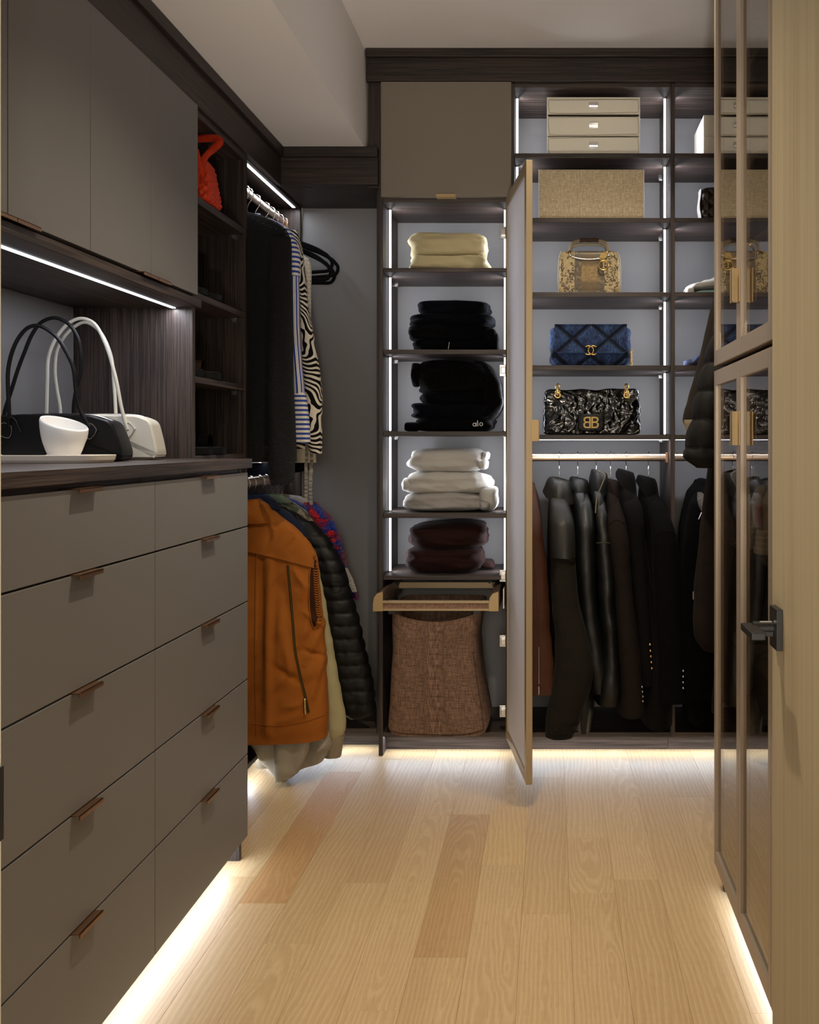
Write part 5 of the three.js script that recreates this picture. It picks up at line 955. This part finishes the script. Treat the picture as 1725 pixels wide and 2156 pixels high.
coat('shearling_jacket', 'dark olive shearling jacket with a thick rolled collar and wide sleeve', 1178, CLOTH.leatherOlive, { cat: 'jacket', seed: 311, hanger: 'hanger inside the dark olive shearling jacket',
  body: [[1012, 1168, 1190, .03], [1060, 1156, 1206, .12], [1140, 1152, 1216, .17], [1300, 1156, 1226, .19], [1440, 1170, 1240, .19], [1476, 1190, 1246, .18]],
  sleeve: [[1034, 1164, 1182, 3.36, .02], [1060, 1160, 1194, 3.30, .036], [1100, 1158, 1206, 3.24, .05], [1170, 1160, 1212, 3.21, .056], [1260, 1164, 1222, 3.195, .058], [1340, 1168, 1238, 3.185, .06], [1400, 1166, 1247, 3.18, .06], [1460, 1160, 1238, 3.185, .058], [1520, 1154, 1218, 3.19, .05], [1548, 1153, 1206, 3.19, .044]], amp: .007, sleeveMat: CLOTH.suede,
  ring: [1180, 1024, { r0: [.03, .055], r1: [.066, .12], h: .03, drop: .06, side: .1, near: .5 }], collarMat: CLOTH.leatherOlive,
  lines: [['seam', [[1160, 1174], [1180, 1174], [1210, 1180]], .0013, paleSeam], ['zip_teeth', [[1148, 1095], [1149, 1130]], .0014, M.steel]],
  extra: (t) => { const S = loft([[1036, 1162, 1184, 3.355, .024], [1060, 1158, 1196, 3.285, .042], [1100, 1156, 1208, 3.23, .054], [1172, 1158, 1214, 3.20, .060]], { e: .85, amp: .004, seed: 313 }); part('shoulder_panel', S.geo(48, 24), CLOTH.leatherOlive, t); part('cuff', loft([[1518, 1153, 1220, 3.19, .053], [1534, 1150, 1214, 3.19, .053], [1549, 1151, 1208, 3.19, .048]], { amp: .004, freq: 40, seed: 314, f0: 0, f1: .1 }).geo(60, 12), fab(0x1d1a15, { bump: T.fleece, bs: .004 }), t); } });
coat('leather_coat', 'slim black leather coat with a pointed lapel', 1217, CLOTH.leatherBlack, { seed: 321, hanger: 'hanger inside the slim black leather coat',
  body: [[1010, 1210, 1228, .03], [1050, 1206, 1240, .12], [1120, 1208, 1248, .17], [1300, 1210, 1252, .18], [1480, 1206, 1252, .18], [1535, 1212, 1244, .16]],
  sleeve: [[1030, 1216, 1234, 3.36, .02], [1060, 1216, 1246, 3.30, .034], [1110, 1214, 1252, 3.25, .046], [1180, 1214, 1256, 3.225, .05], [1280, 1220, 1262, 3.215, .05], [1380, 1232, 1272, 3.215, .046], [1440, 1244, 1278, 3.22, .04], [1456, 1250, 1276, 3.22, .036]],
  ring: [1222, 1020, { r1: [.042, .10], side: .7, drop: .05, h: .024 }], });
coat('biker_jacket', 'black leather jacket with pale stitched collar edges', 1256, CLOTH.leatherBlack, { cat: 'jacket', seed: 331, hanger: 'hanger inside the black jacket with pale stitching',
  body: [[1004, 1250, 1266, .03], [1050, 1246, 1276, .12], [1140, 1252, 1286, .17], [1300, 1256, 1294, .18], [1476, 1254, 1300, .18]],
  sleeve: [[1030, 1252, 1268, 3.36, .02], [1070, 1254, 1278, 3.29, .036], [1130, 1256, 1286, 3.24, .046], [1200, 1259, 1292, 3.215, .05], [1280, 1264, 1296, 3.20, .05], [1360, 1268, 1300, 3.20, .048], [1430, 1264, 1304, 3.20, .048], [1470, 1260, 1304, 3.20, .046], [1482, 1262, 1302, 3.20, .044]], amp: .009, crease: .8,
  ring: [1261, 1008, { r1: [.040, .10], side: -.2, drop: .06, h: .03 }],
  lines: [['seam', [[1257, 1144], [1272, 1142], [1285, 1144]], .0018, paleSeam], ['seam', [[1262, 1060], [1268, 1100], [1272, 1140]], .0014, paleSeam]],
  extra: t => part('collar_edge', tube([[1259, 991, 3.345], [1274, 1000, 3.31], [1268, 1020, 3.29], [1258, 1045, 3.285], [1254, 1080, 3.26]].map(q => [px(q[0], q[2]), py(q[1], q[2]), -q[2]]), .0022, 40, 6), fab(0x8d856c), t) });
coat('wool_coat', 'dark brown wool coat with small cuff buttons', 1286, CLOTH.brownWool, { seed: 341, hanger: 'hanger inside the dark brown wool coat',
  body: [[1012, 1278, 1296, .03], [1060, 1276, 1308, .12], [1130, 1280, 1318, .17], [1300, 1288, 1330, .18], [1500, 1300, 1346, .18]],
  sleeve: [[1036, 1284, 1300, 3.36, .02], [1066, 1282, 1308, 3.30, .034], [1098, 1279, 1318, 3.25, .046], [1140, 1282, 1324, 3.22, .05], [1220, 1290, 1331, 3.21, .05], [1320, 1298, 1341, 3.20, .05], [1420, 1306, 1350, 3.20, .05], [1495, 1309, 1356, 3.20, .05], [1506, 1310, 1354, 3.20, .048]], amp: .004,
  ring: [1290, 1022, { r1: [.034, .09], side: .3, drop: .045 }],
  lines: [['seam', [[1281, 1106], [1298, 1095], [1317, 1104]], .0013, seam]], buttons: [[1352, 1446, M.steel, .0035], [1353, 1456, M.steel, .0035], [1354, 1466, M.steel, .0035], [1354, 1476, M.steel, .0035]] });
coat('wool_coat', 'black wool coat with a column of gold cuff buttons', 1319, CLOTH.charcoal, { seed: 351, hanger: 'hanger inside the black coat with gold buttons',
  body: [[1000, 1308, 1326, .03], [1050, 1306, 1342, .12], [1120, 1312, 1358, .17], [1300, 1330, 1392, .18], [1460, 1344, 1420, .19], [1526, 1350, 1422, .18]], bo: { hem: (c, s) => .012 * Math.abs(c) },
  sleeve: [[1030, 1316, 1336, 3.36, .02], [1062, 1314, 1350, 3.29, .036], [1100, 1320, 1356, 3.255, .042], [1200, 1328, 1364, 3.245, .044], [1300, 1336, 1372, 3.24, .044], [1400, 1340, 1377, 3.24, .044], [1440, 1342, 1378, 3.24, .042]], amp: .004,
  ring: [1319, 1006, { r1: [.040, .09], side: .5, drop: .05, h: .028 }],
  buttons: [1357, 1370, 1382, 1394, 1407].map((y, i) => [1369 + i, y, M.brass, .0046]) });
coat('wool_coat', 'black wool coat with silver cuff buttons, by the bay upright', 1366, CLOTH.blackWool, { seed: 361, hanger: 'hanger inside the black coat with silver buttons',
  body: [[1008, 1354, 1376, .03], [1060, 1352, 1396, .12], [1130, 1362, 1414, .17], [1300, 1372, 1424, .18], [1470, 1380, 1430, .18]],
  sleeve: [[1030, 1360, 1382, 3.36, .02], [1064, 1362, 1400, 3.30, .036], [1110, 1370, 1419, 3.24, .05], [1140, 1373, 1427, 3.22, .054], [1220, 1375, 1434, 3.205, .054], [1320, 1379, 1438, 3.20, .054], [1420, 1383, 1442, 3.20, .052], [1470, 1384, 1444, 3.20, .05], [1476, 1386, 1442, 3.20, .048]], amp: .004,
  ring: [1364, 1018, { r1: [.044, .10], side: .6, drop: .055, h: .026 }],
  lines: [['seam', [[1373, 1136], [1392, 1121], [1414, 1120], [1428, 1130]], .0013, seam]], buttons: [1412, 1424, 1436, 1448].map(y => [1439, y, M.chrome, .0042]) });
// last bay, partly behind the glass cabinet
coat('fur_trimmed_jacket', 'black jacket with pale fur trim in the last bay', 1500, CLOTH.blackKnit, { cat: 'jacket', seed: 371, hanger: 'hanger inside the black fur-trimmed jacket', pd: 3.3,
  body: [[1012, 1474, 1510, .04], [1040, 1456, 1540, .12], [1120, 1440, 1556, .17], [1300, 1436, 1560, .18], [1520, 1450, 1560, .18]],
  sleeve: [[1030, 1468, 1496, 3.34, .03], [1060, 1452, 1500, 3.27, .045], [1120, 1440, 1502, 3.23, .056], [1220, 1432, 1500, 3.21, .06], [1320, 1430, 1498, 3.20, .06], [1420, 1436, 1496, 3.20, .056], [1468, 1442, 1494, 3.20, .05]],
  ring: [1494, 1022, { r1: [.06, .11], drop: .05 }],
  extra: t => { const d = 3.17; part('fur_trim', loft([[1036, 1466, 1480, d, .01], [1050, 1468, 1492, d - .01, .016], [1066, 1474, 1498, d - .015, .016], [1080, 1482, 1500, d - .015, .012]], { amp: .008, crease: 1.2, seed: 372, f0: 0, f1: .1 }).geo(30, 20), CLOTH.fur, t); part('zip_pull', rod([px(1476, d), py(1078, d), -d + .02], [px(1470, d), py(1092, d), -d + .02], .003, 8), M.chrome, t); } });
// ---------------------------------------------------------------- bags and boxes on the lit shelves
function shelfThing(name, label, cat, x0, x1, d, y, group) { const X = (px(x0, d) + px(x1, d)) / 2; return thing(name, label, cat, [X, y, -d], group); }
{
  // cream box of three drawers
  const cr = std({ color: lin(.86, .80, .66), roughness: .55, bumpMap: T.leather, bumpScale: .0003 }), d = 3.37, x0 = px(1152, d), x1 = px(1348, d), y = 2.2207;
  const t = shelfThing('drawer_box', 'cream tabletop box of three drawers under the ceiling boards', 'box', 1152, 1348, d, y);
  part('case', [bx(x0, x1, y, y + .0035, d + .006, d + .25, 'x'), bx(x0, x1, y + .216, y + .2225, d - .001, d + .25, 'x'), bx(x0, x0 + .004, y, y + .22, d, d + .25, 'y'), bx(x1 - .004, x1, y, y + .22, d, d + .25, 'y'), bx(x0, x1, y, y + .22, d + .246, d + .25, 'x')], cr, t);
  for (const [ya, yb] of [[.004, .074], [.079, .150], [.160, .215]]) {
    const f = part('drawer', [bx(x0 + .002, x1 - .002, y + ya, y + yb, d - .001, d + .012, 'x', .0015), bx(x0 + .009, x1 - .009, y + ya + .006, y + yb - .006, d - .0022, d, 'x', .001)], cr, t);
    const w = tube([[x0 + .008, y + ya + .005], [x1 - .008, y + ya + .005], [x1 - .008, y + yb - .005], [x0 + .008, y + yb - .005]].flatMap((p, i, a) => { const q = a[(i + 1) % 4]; return [[p[0], p[1], -d + .0018], [lerp(p[0], q[0], .96), lerp(p[1], q[1], .96), -d + .0018]]; }), .0006, 120, 5, true); part('stitching', w, fab(0x6f6650), f);
    const yc = y + (ya + yb) / 2, xc = (x0 + x1) / 2; part('pull', [bx(xc - .017, xc + .017, yc - .009, yc + .009, d - .006, d - .002, 'x', .001), bx(xc - .0175, xc + .0175, yc - .001, yc + .0095, d - .014, d - .006, 'x', .001)], M.chrome, f);
  }
}
{
  const cr = std({ color: lin(.84, .79, .68), roughness: .55 }), d = 3.37;
  for (const [ya, yb, l] of [[2.2207, 2.298, 'white box under another at the top of the last bay'], [2.2985, 2.377, 'white box lying on another at the top of the last bay']]) {
    const x0 = px(1482, d), x1 = RIGHT - .03, t = thing('storage_box', l, 'box', [(x0 + x1) / 2, ya, -d]);
    part('case', bx(x0, x1, ya, yb, d, d + .22, 'x', .002), cr, t);
    part('front_panel', bx(x0 + .006, x1 - .006, ya + .006, yb - .006, d - .0018, d, 'x', .001), cr, t);
  }
}
{
  const d = 3.365, x0 = px(1134, d), x1 = px(1357, d), y = 1.9822, t = shelfThing('linen_box', 'wide linen-covered storage box below the cream drawer box', 'box', 1134, 1357, d, y);
  const ln = std({ map: T.linen, bumpMap: T.weave, bumpScale: .0006, roughness: .9, color: lin(1, .98, .95) });
  part('front', bx(x0 + .003, x1 - .003, y + .009, y + .1895, d, d + .006, 'x', .001), ln, t);
  part('case', [bx(x0, x0 + .003, y, y + .190, d - .001, d + .25, 'y', .0008), bx(x1 - .003, x1, y, y + .190, d - .001, d + .25, 'y', .0008), bx(x0 + .003, x1 - .003, y + .187, y + .190, d + .006, d + .25, 'x', .0008), bx(x0 + .003, x1 - .003, y, y + .003, d + .006, d + .25, 'x', .0008), bx(x0 + .003, x1 - .003, y, y + .187, d + .247, d + .25, 'x', .0008)], M.whitePaint, t);
}
{
  // snakeskin top-handle bag
  const d = 3.385, y = 1.7085, t = shelfThing('snakeskin_bag', 'snakeskin handbag with short handle and gold charm', 'handbag', 1175, 1308, d, y);
  const W = px(1308, d) - px(1175, d), H = .168, D = .115, sn = phys({ map: T.snake, roughness: .45, clearcoat: .3, clearcoatRoughness: .3 });
  part('bag_body', blob(W, H, D, { n: 12, seg: [40, 30, 20], rawUV: true, disp: (p) => { const k = 1 - .04 * p[1] / H; p[0] *= k; p[2] *= 1 - .25 * p[1] / H; const r = smooth(.8, 1, p[1] / H); p[0] -= Math.sign(p[0]) * r * .004; return p; } }).translate(0, 0, -D / 2), sn, t, true);
  for (const s of [-1, 1]) part('piping', tube([[s * W * .485, .006, -.004], [s * W * .49, .06, -.004], [s * W * .475, .14, -.008], [s * W * .44, H - .004, -.012]], .003, 30, 8), leath(0xb9b09a), t, true);
  const hp = z => [[-.074, H - .012, z], [-.072, H + .008, z], [-.066, H + .026, z], [-.045, H + .038, z], [0, H + .041, z], [.045, H + .038, z], [.066, H + .026, z], [.072, H + .008, z], [.074, H - .012, z]];
  part('handle', tube(hp(-.022), .0058, 60, 10), leath(0x9a8a68, { rough: .35 }), t, true); part('handle', tube(hp(-.09), .0058, 60, 10), leath(0x9a8a68), t, true);
  part('handle_wrap', tube([[-.036, H + .039, -.022], [-.02, H + .042, -.022], [.0, H + .0405, -.022], [.02, H + .042, -.022], [.036, H + .039, -.022]], .0076, 30, 10), leath(0x4a3524, { rough: .6 }), t, true);
  for (const s of [-1, 1]) part('ring', new THREE.TorusGeometry(.010, .0024, 8, 24).rotateY(.4).translate(s * .0735, H - .012, -.012), M.brass, t, true);
  const loop = []; for (let i = 0; i <= 20; i++) { const a = Math.PI + i / 20 * Math.PI; loop.push([.072 * Math.cos(a), H - .014 + .020 * Math.sin(a), -.006]); } part('handle_tab', tube(loop, .0022, 40, 6), M.chrome, t, true);
  const ch = part('charm', [new THREE.TorusGeometry(.017, .0034, 10, 36).translate(.052, .108, .010), new THREE.CylinderGeometry(.012, .012, .003, 28).rotateX(Math.PI / 2).translate(.052, .145, .006), rod([.052, .128, .008], [.052, .155, .004], .0016, 8)], M.brass, t, true);
  part('letters', [lettering('D', .016, .003, BOLD).translate(.044, .135, .012), lettering('I', .022, .003, BOLD).translate(.052, .108, .014), lettering('R', .014, .003, BOLD).translate(.060, .122, .014)], M.brass, ch, true);
}
{
  // quilted denim flap bag
  const d = 3.38, y = 1.4388, t = shelfThing('denim_bag', 'quilted blue denim flap bag with a gold clasp', 'handbag', 1160, 1328, d, y), W = px(1328, d) - px(1160, d), H = .155, D = .10;
  const dn = std({ map: T.denim.clone(), roughness: .9, bumpMap: T.weave, bumpScale: .0005 });
  const groove = (x, yy, s) => { const a = Math.abs((((x / s + yy / (s * .86)) % 1) + 1) % 1 - .5) * 2, b = Math.abs((((x / s - yy / (s * .86)) % 1) + 1) % 1 - .5) * 2; return Math.min(1 - a, 1 - b); };
  const quilt = (p, amt) => amt * (Math.pow(clamp(groove(p[0], p[1] - .045, .135) * 2.0), .5) - .8);
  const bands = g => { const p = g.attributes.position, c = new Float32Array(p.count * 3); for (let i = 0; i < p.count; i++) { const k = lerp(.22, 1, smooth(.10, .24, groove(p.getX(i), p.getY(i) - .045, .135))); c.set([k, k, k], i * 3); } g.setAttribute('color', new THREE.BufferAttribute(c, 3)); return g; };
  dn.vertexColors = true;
part('bag_body', bands(blob(W, H, D, { n: 7, seg: [120, 80, 20], disp: (p, q) => { p[2] += q[2] > .9 ? quilt(p, .015) : 0; p[0] += Math.sign(q[0]) * smooth(.8, 1, Math.abs(q[0])) * n3(p[1] * 30, p[2] * 20, 3) * .012; p[1] += smooth(.7, 1, q[1]) * n3(p[0] * 14, 2, 3) * .006; return p; } }).translate(0, 0, -D / 2)), dn, t, true);
  const F = (u, v) => { const x = (u - .5) * (W * .90), s = Math.abs(u - .5) * 2, bot = .044 + .012 * smooth(.86, 1, s); const L = H - bot, yy = v < .2 ? H + .004 : H + .004 - (v - .2) / .8 * L, z = v < .2 ? -.075 + v / .2 * .075 : 0; const round = smooth(.12, .2, v) * (1 - smooth(.2, .3, v)); const p = [x * (1 + .02 * v), yy - round * .002, z + .006 + round * .004 + (v > .2 ? .004 + .008 * (v - .2) : 0) + n3(x * 20, yy * 20, 8) * .003]; p[2] += v > .2 ? quilt(p, .015) * (1 - smooth(.97, 1, s)) : 0; return p; };
  const flap = part('flap', bands(surf((u, v) => F(u, v), 120, 90, { su: W, sv: H, flip: true })), dn, t, true);
  part('flap_edge', tube(Array.from({ length: 31 }, (_, i) => { const p = F(lerp(.005, .995, i / 30), 1); return [p[0], p[1], p[2] - .001]; }), .003, 80, 6), CLOTH.denimPlain, flap, true);
  const C = s => new THREE.TorusGeometry(.0165, .0026, 10, 40, 4.5).rotateZ(s > 0 ? .9 : -Math.PI + .9).scale(1.1, 1, 1).translate(s * .0085, .058, .024);
  const clasp = part('clasp', [C(1), C(-1)], M.brass, t, true);
  const beads = []; for (const s of [1, -1]) for (let i = 0; i < 16; i++) { const a = (s > 0 ? .9 : -Math.PI + .9) + 4.5 * i / 15; beads.push(new THREE.TorusGeometry(.0034, .0011, 6, 10).rotateX(1.57).rotateZ(a).translate(1.1 * .0165 * Math.cos(a) + s * .0085, .058 + .0165 * Math.sin(a), .024)); } part('clasp_chain', beads, M.brass, clasp, true);
  const links = []; for (let i = 0; i < 9; i++) { const g = new THREE.TorusGeometry(.006, .0017, 6, 16); g.scale(.8, 1.2, 1); if (i & 1) g.rotateY(1.3); g.translate(W / 2 + .004 + (i > 6 ? .004 : 0), .058 - i * .0075 + .0, -.02); links.push(g); } part('chain', links, M.brass, t, true);
}
{
  // black glossy crinkled bag
  const d = 3.375, y = 1.1823, t = shelfThing('black_shiny_bag', 'large glossy black crinkled bag with a gold emblem', 'handbag', 1147, 1347, d, y), W = px(1347, d) - px(1147, d), H = .172, D = .13;
  const cr = phys({ color: 0x060606, roughness: .2, clearcoat: .7, clearcoatRoughness: .12, bumpMap: T.crinkle, bumpScale: .006, specularIntensity: 1 });
  const ridge = (x, yy, z) => 1 - Math.abs(n3(x, yy, z) * 1.6);
  part('bag_body', blob(W, H, D, { n: 16, seg: [130, 76, 34], disp: (p, q) => { const k = 1 - .03 * smooth(.0, 1, q[1]); p[0] *= k; p[2] *= 1 - .3 * p[1] / H; const wx = n3(p[0] * 9, p[1] * 9, 7) * .5, f = Math.pow(ridge(p[0] * 12 + wx, p[1] * 15 + wx, 4.2), 3) * .0055 + Math.pow(ridge(p[0] * 30 + 3 + wx * 2, p[1] * 30, 1.7), 3) * .003; p[2] += q[2] > .8 ? f : 0; p[0] += Math.abs(q[0]) > .85 ? Math.sign(q[0]) * (ridge(p[1] * 26, p[2] * 20, q[0]) * .012 - .006) : 0; p[1] += smooth(.8, 1, q[1]) * n3(p[0] * 14, 3, p[2] * 9) * .007; return p; } }).translate(0, 0, -D / 2), cr, t, true);
  part('emblem_tab', blob(.10, .066, .018, { n: 5, seg: [24, 18, 6], disp: p => { p[2] += n3(p[0] * 40, p[1] * 40, 1) * .004; return p; } }).translate(-.005, .012, .004), leath(0x050505, { rough: .4 }), t, true);
  const eb = part('emblem', [lettering('B', .042, .004, FONT, .0006).rotateY(Math.PI).translate(-.0195, .046, .0155), lettering('B', .042, .004, FONT, .0006).translate(.0105, .046, .0155)], M.emblem, t, true); eb.position.x = 0;
  for (const s of [-1, 1]) { const links = []; for (let i = 0; i < 5; i++) { const g = new THREE.TorusGeometry(.0085, .0029, 8, 20); g.scale(.9, 1.1, 1); g.rotateY(i & 1 ? 1.3 : .2); g.translate(s * .128 + (i & 1 ? .002 : 0), H - .008 - i * .0035 + (i < 3 ? .008 - i * .003 : 0) + (i === 0 ? .008 : 0), .004 - i * .002); links.push(g); } part('chain', links, M.brass, t, true); part('grommet', new THREE.TorusGeometry(.0095, .0036, 10, 24).translate(s * .128, H - .024, .010), M.brass, t, true); }
}
{
  const d = 3.40, y = 1.9822, t = shelfThing('quilted_bag', 'brown diamond-quilted bag on a shelf of the last bay', 'handbag', 1474, 1600, d, y), W = .215, H = .137, D = .09, br = leath(0x2a1b12, { rough: .35, coat: .2 });
  part('bag_body', blob(W, H, D, { n: 8, seg: [80, 50, 16], disp: (p, q) => { const s = .042, a = Math.abs((((p[0] / s + p[1] / s) % 1) + 1) % 1 - .5) * 2, b = Math.abs((((p[0] / s - p[1] / s) % 1) + 1) % 1 - .5) * 2; p[2] += q[2] > .9 ? .006 * Math.pow(Math.min(1 - a, 1 - b), .5) : 0; return p; } }).translate(0, 0, -D / 2), br, t, true);
  part('lining_edge', surf((u, v) => [-W / 2 - .003 + .003 * Math.sin(v * 9), .002 + v * .128, -.004 - u * .06 + .004 * Math.sin(v * 14)], 6, 20, {}), fab(0xb0aca4), t, true);
  part('chain', Array.from({ length: 8 }, (_, i) => new THREE.TorusGeometry(.0055, .0017, 6, 14).rotateY(i & 1 ? 1.2 : .3).translate(-.05 + i * .0085, H + .004 + .004 * Math.sin(i * .6), -.03)), M.steel, t, true);
}
{
  const d = 3.39, y = 1.7085, W = CLOTH.whiteFleece;
  const t2 = shelfThing('folded_cloth', 'pale teal folded cloth under the white crumpled one', 'cloth', 1460, 1560, d, y);
  part('folded_layers', blob(.18, .022, .17, { n: 4, seg: [24, 8, 16] }).translate(.01, 0, -.085), fab(0x7f9ca0), t2, true);
  const t = shelfThing('crumpled_cloth', 'white crumpled cloth on a shelf of the last bay', 'cloth', 1450, 1560, d, y + .021);
  part('cloth_body', blob(.20, .050, .18, { n: 3, seg: [44, 16, 26], disp: p => { p[1] *= .55 + .5 * smooth(-.1, .04, p[0]); p[2] += Math.sin(p[0] * 90 + p[2] * 30) * .0028; p[1] += n3(p[0] * 26, p[2] * 26, 4) * .012 * smooth(0, .02, p[1]); return p; } }).translate(0, 0, -.09), W, t, true);
  part('hanging_corner', blob(.03, .030, .06, { n: 3, seg: [12, 12, 10], disp: p => { p[0] += n3(p[1] * 40, p[2] * 30, 6) * .006; return p; } }).translate(-.087, -.0208, -.03), W, t, true);
  const n = shelfThing('navy_bundle', 'small crumpled navy bundle beside the brown wool sleeve', 'cloth', 1444, 1500, 3.39, 1.4388);
  part('cloth_body', blob(.12, .05, .10, { n: 3, seg: [26, 14, 14], disp: p => { p[1] *= .5 + .8 * smooth(-.05, .03, p[0]); p[1] += n3(p[0] * 34, p[2] * 34, 5) * .016 * smooth(0, .02, p[1]); p[2] += n3(p[0] * 30, p[1] * 30, 5) * .012; return p; } }).translate(.01, 0, -.05), fab(0x3a3f55), n, true);
}
// ---------------------------------------------------------------- coats in the bay behind the glass cabinet
{
  const t = thing('wool_coat', 'brown wool coat sleeve hanging past the edge of the glass cabinet', 'coat', [.52, 1.0, -2.90]);
  part('sleeve', loft([[560, 1524, 1560, 2.90, .02], [632, 1502, 1548, 2.90, .045], [700, 1486, 1536, 2.90, .05], [780, 1464, 1520, 2.90, .052], [850, 1446, 1508, 2.90, .052], [884, 1438, 1500, 2.90, .048], [896, 1442, 1492, 2.90, .044]], { amp: .004, seed: 401, su: .4 }).geo(56, 60), CLOTH.woolBrown, t);
  part('cuff_lining', loft([[884, 1440, 1486, 2.88, .03], [915, 1446, 1480, 2.88, .028]], { amp: .003, seed: 402 }).geo(40, 8), fab(0xa79a80), t);
  part('body', loft([[560, 1530, 1640, 2.96, .05], [700, 1525, 1680, 2.96, .06], [980, 1520, 1700, 2.96, .06]], { amp: .006, seed: 403 }).geo(60, 30), CLOTH.woolBrown, t);
  const p = thing('puffer_coat', 'dark brown puffer sleeve hanging past the edge of the glass cabinet', 'coat', [.50, 1.0, -2.68]);
  part('sleeve', loft([[600, 1530, 1570, 2.68, .03], [690, 1504, 1560, 2.68, .06], [760, 1484, 1560, 2.68, .066], [830, 1466, 1556, 2.68, .07], [880, 1456, 1552, 2.68, .07], [930, 1444, 1548, 2.68, .066], [962, 1440, 1540, 2.68, .06], [985, 1472, 1530, 2.68, .045]], { amp: .004, seed: 411, quilt: 6.5, qa: .012, su: .4, qs: .2, f0: 0, f1: .1 }).geo(64, 110), CLOTH.puffBrown, p);
  part('body', loft([[560, 1560, 1700, 2.56, .06], [700, 1556, 1740, 2.56, .08], [1000, 1556, 1760, 2.56, .08]], { amp: .004, seed: 412, quilt: 8, qa: .012 }).geo(64, 60), CLOTH.puffBrown, p);
  const l = thing('long_cardigan', 'dark brown long sleeve hanging below the puffer sleeve', 'cardigan', [.50, .5, -2.80]);
  part('sleeve', loft([[968, 1492, 1540, 2.80, .04], [1060, 1482, 1544, 2.80, .05], [1150, 1474, 1544, 2.80, .05], [1230, 1465, 1542, 2.80, .05], [1310, 1460, 1538, 2.80, .048], [1345, 1464, 1530, 2.80, .044], [1368, 1484, 1524, 2.80, .036]], { amp: .006, seed: 421, crease: .6, su: .4 }).geo(56, 60), CLOTH.brownWool, l);
  part('body', loft([[968, 1540, 1660, 2.84, .05], [1200, 1520, 1690, 2.84, .06], [1500, 1500, 1700, 2.84, .06]], { amp: .008, seed: 422 }).geo(60, 40), CLOTH.charcoal, l);
  part('care_tag', bx(px(1456, 2.9), px(1467, 2.9), py(1258, 2.9), py(1242, 2.9), 2.866, 2.8672, 'y', .0002), fab(0xb0a890), l);
}
// ---------------------------------------------------------------- shoes behind the glass
function pump(label, mat, x, y, d, turn = 0) {
  const t = thing('high_heel', label, 'shoe', [x, y, -d], null, turn), L = .22;   // toe towards -x
  const soleY = s => .085 * smooth(.34, 1, s), wid = s => table([[0, .004], [.08, .022], [.25, .038], [.5, .028], [.8, .026], [1, .022]], s), up = s => table([[0, .008], [.1, .02], [.28, .036], [.34, .036], [.55, .03], [.85, .045], [1, .05]], s);
  part('upper', surf((u, v) => { const s = v, a = u * 6.2832, y0 = soleY(s), open = smooth(.3, .42, s), c = Math.cos(a), q = Math.sin(a); const hh = up(s); const yy = q > 0 ? y0 + hh * Math.pow(q, .8) * (1 - open * .75 * smooth(.4, 1, q)) : y0 + .006 * q; return [(s - .5) * L, yy, wid(s) * c * (1 - .12 * Math.max(0, q))]; }, 40, 40, { closed: true }), mat, t, true);
  part('heel', new THREE.CylinderGeometry(.014, .0045, .086, 14).translate(.5 * L - .012, .043, 0), mat, t, true);
  part('insole', surf((u, v) => [((.36 + .62 * v) - .5) * L, soleY(.36 + .62 * v) + .014, (u - .5) * 1.4 * wid(.36 + .62 * v)], 6, 16), leath(0x7a664c), t, true);
}
{
  const gold = phys({ color: 0xa5854a, metalness: .75, roughness: .32 }), nude = leath(0xb59a7c, { rough: .35 }), blk = leath(0x0c0b0b, { rough: .3 }), dkb = leath(0x22160f, { rough: .4 });
  pump('gold high heel behind the far glass door', gold, .556, 1.6095, 2.285); pump('nude high heel behind the near glass door', nude, .568, 1.6095, 2.03); pump('cream high heel on the shelf over the nude one', nude, .568, 1.8095, 2.06);
  pump('gold high heel beside the nude one', gold, .566, 1.6095, 2.15); pump('black high heel on the second glass cabinet shelf', blk, .57, .6695, 2.20); pump('black high heel on the lowest glass cabinet shelf', dkb, .57, .4295, 2.05); pump('brown high heel on the second glass cabinet shelf', dkb, .57, .6695, 2.02);
  pump('dark high heel beside the white chunky sneaker', blk, .57, .9095, 2.21); pump('black high heel above the white chunky sneaker', blk, .57, 1.1395, 2.16); pump('brown high heel above the white chunky sneaker', dkb, .57, 1.1395, 2.02);
  const pink = leath(0xb02050, { rough: .4 });
  const s = sandal('pink strappy sandal behind the near glass door', pink, leath(0x8a7a60), [.565, 1.3995, -2.06], Math.PI, null, { back: true });
  for (const [d, l, red] of [[1.985, 'white chunky sneaker behind the near glass door', true], [2.09, 'white chunky sneaker beside its mate deeper in the glass cabinet', false]]) {
    const t = thing('sneaker', l, 'shoe', [.585, .9095, -d], 'white chunky sneakers'), wh = leath(0xb9b2a4, { rough: .5 });
    part('sole', Array.from({ length: 4 }, (_, i) => { const g = soleGeo(.27 - i * .004, .10 - i * .003, .009); g.translate(0, i * .0125, 0); return g; }), wh, t, true);
    part('upper', surf((u, v) => { const a = u * 6.2832, c = Math.cos(a), q = Math.sin(a), h = table([[-1, .10], [-.4, .095], [.1, .085], [.6, .05], [1, .025]], c); const k = v * v; return [.128 * c * lerp(1, c < .2 ? .7 : .25, k), .048 + h * Math.sin(v * 1.57), (.046 - .004 * c) * q * lerp(1, .55, k)]; }, 48, 16, { closed: true }), wh, t, true);
    part('heel_tab', blob(.012, .05, .03, { n: 4, seg: [6, 10, 8] }).translate(-.128, .06, 0), red ? leath(0xb03018) : wh, t, true);
  }
}
renderer.render(scene, camera);
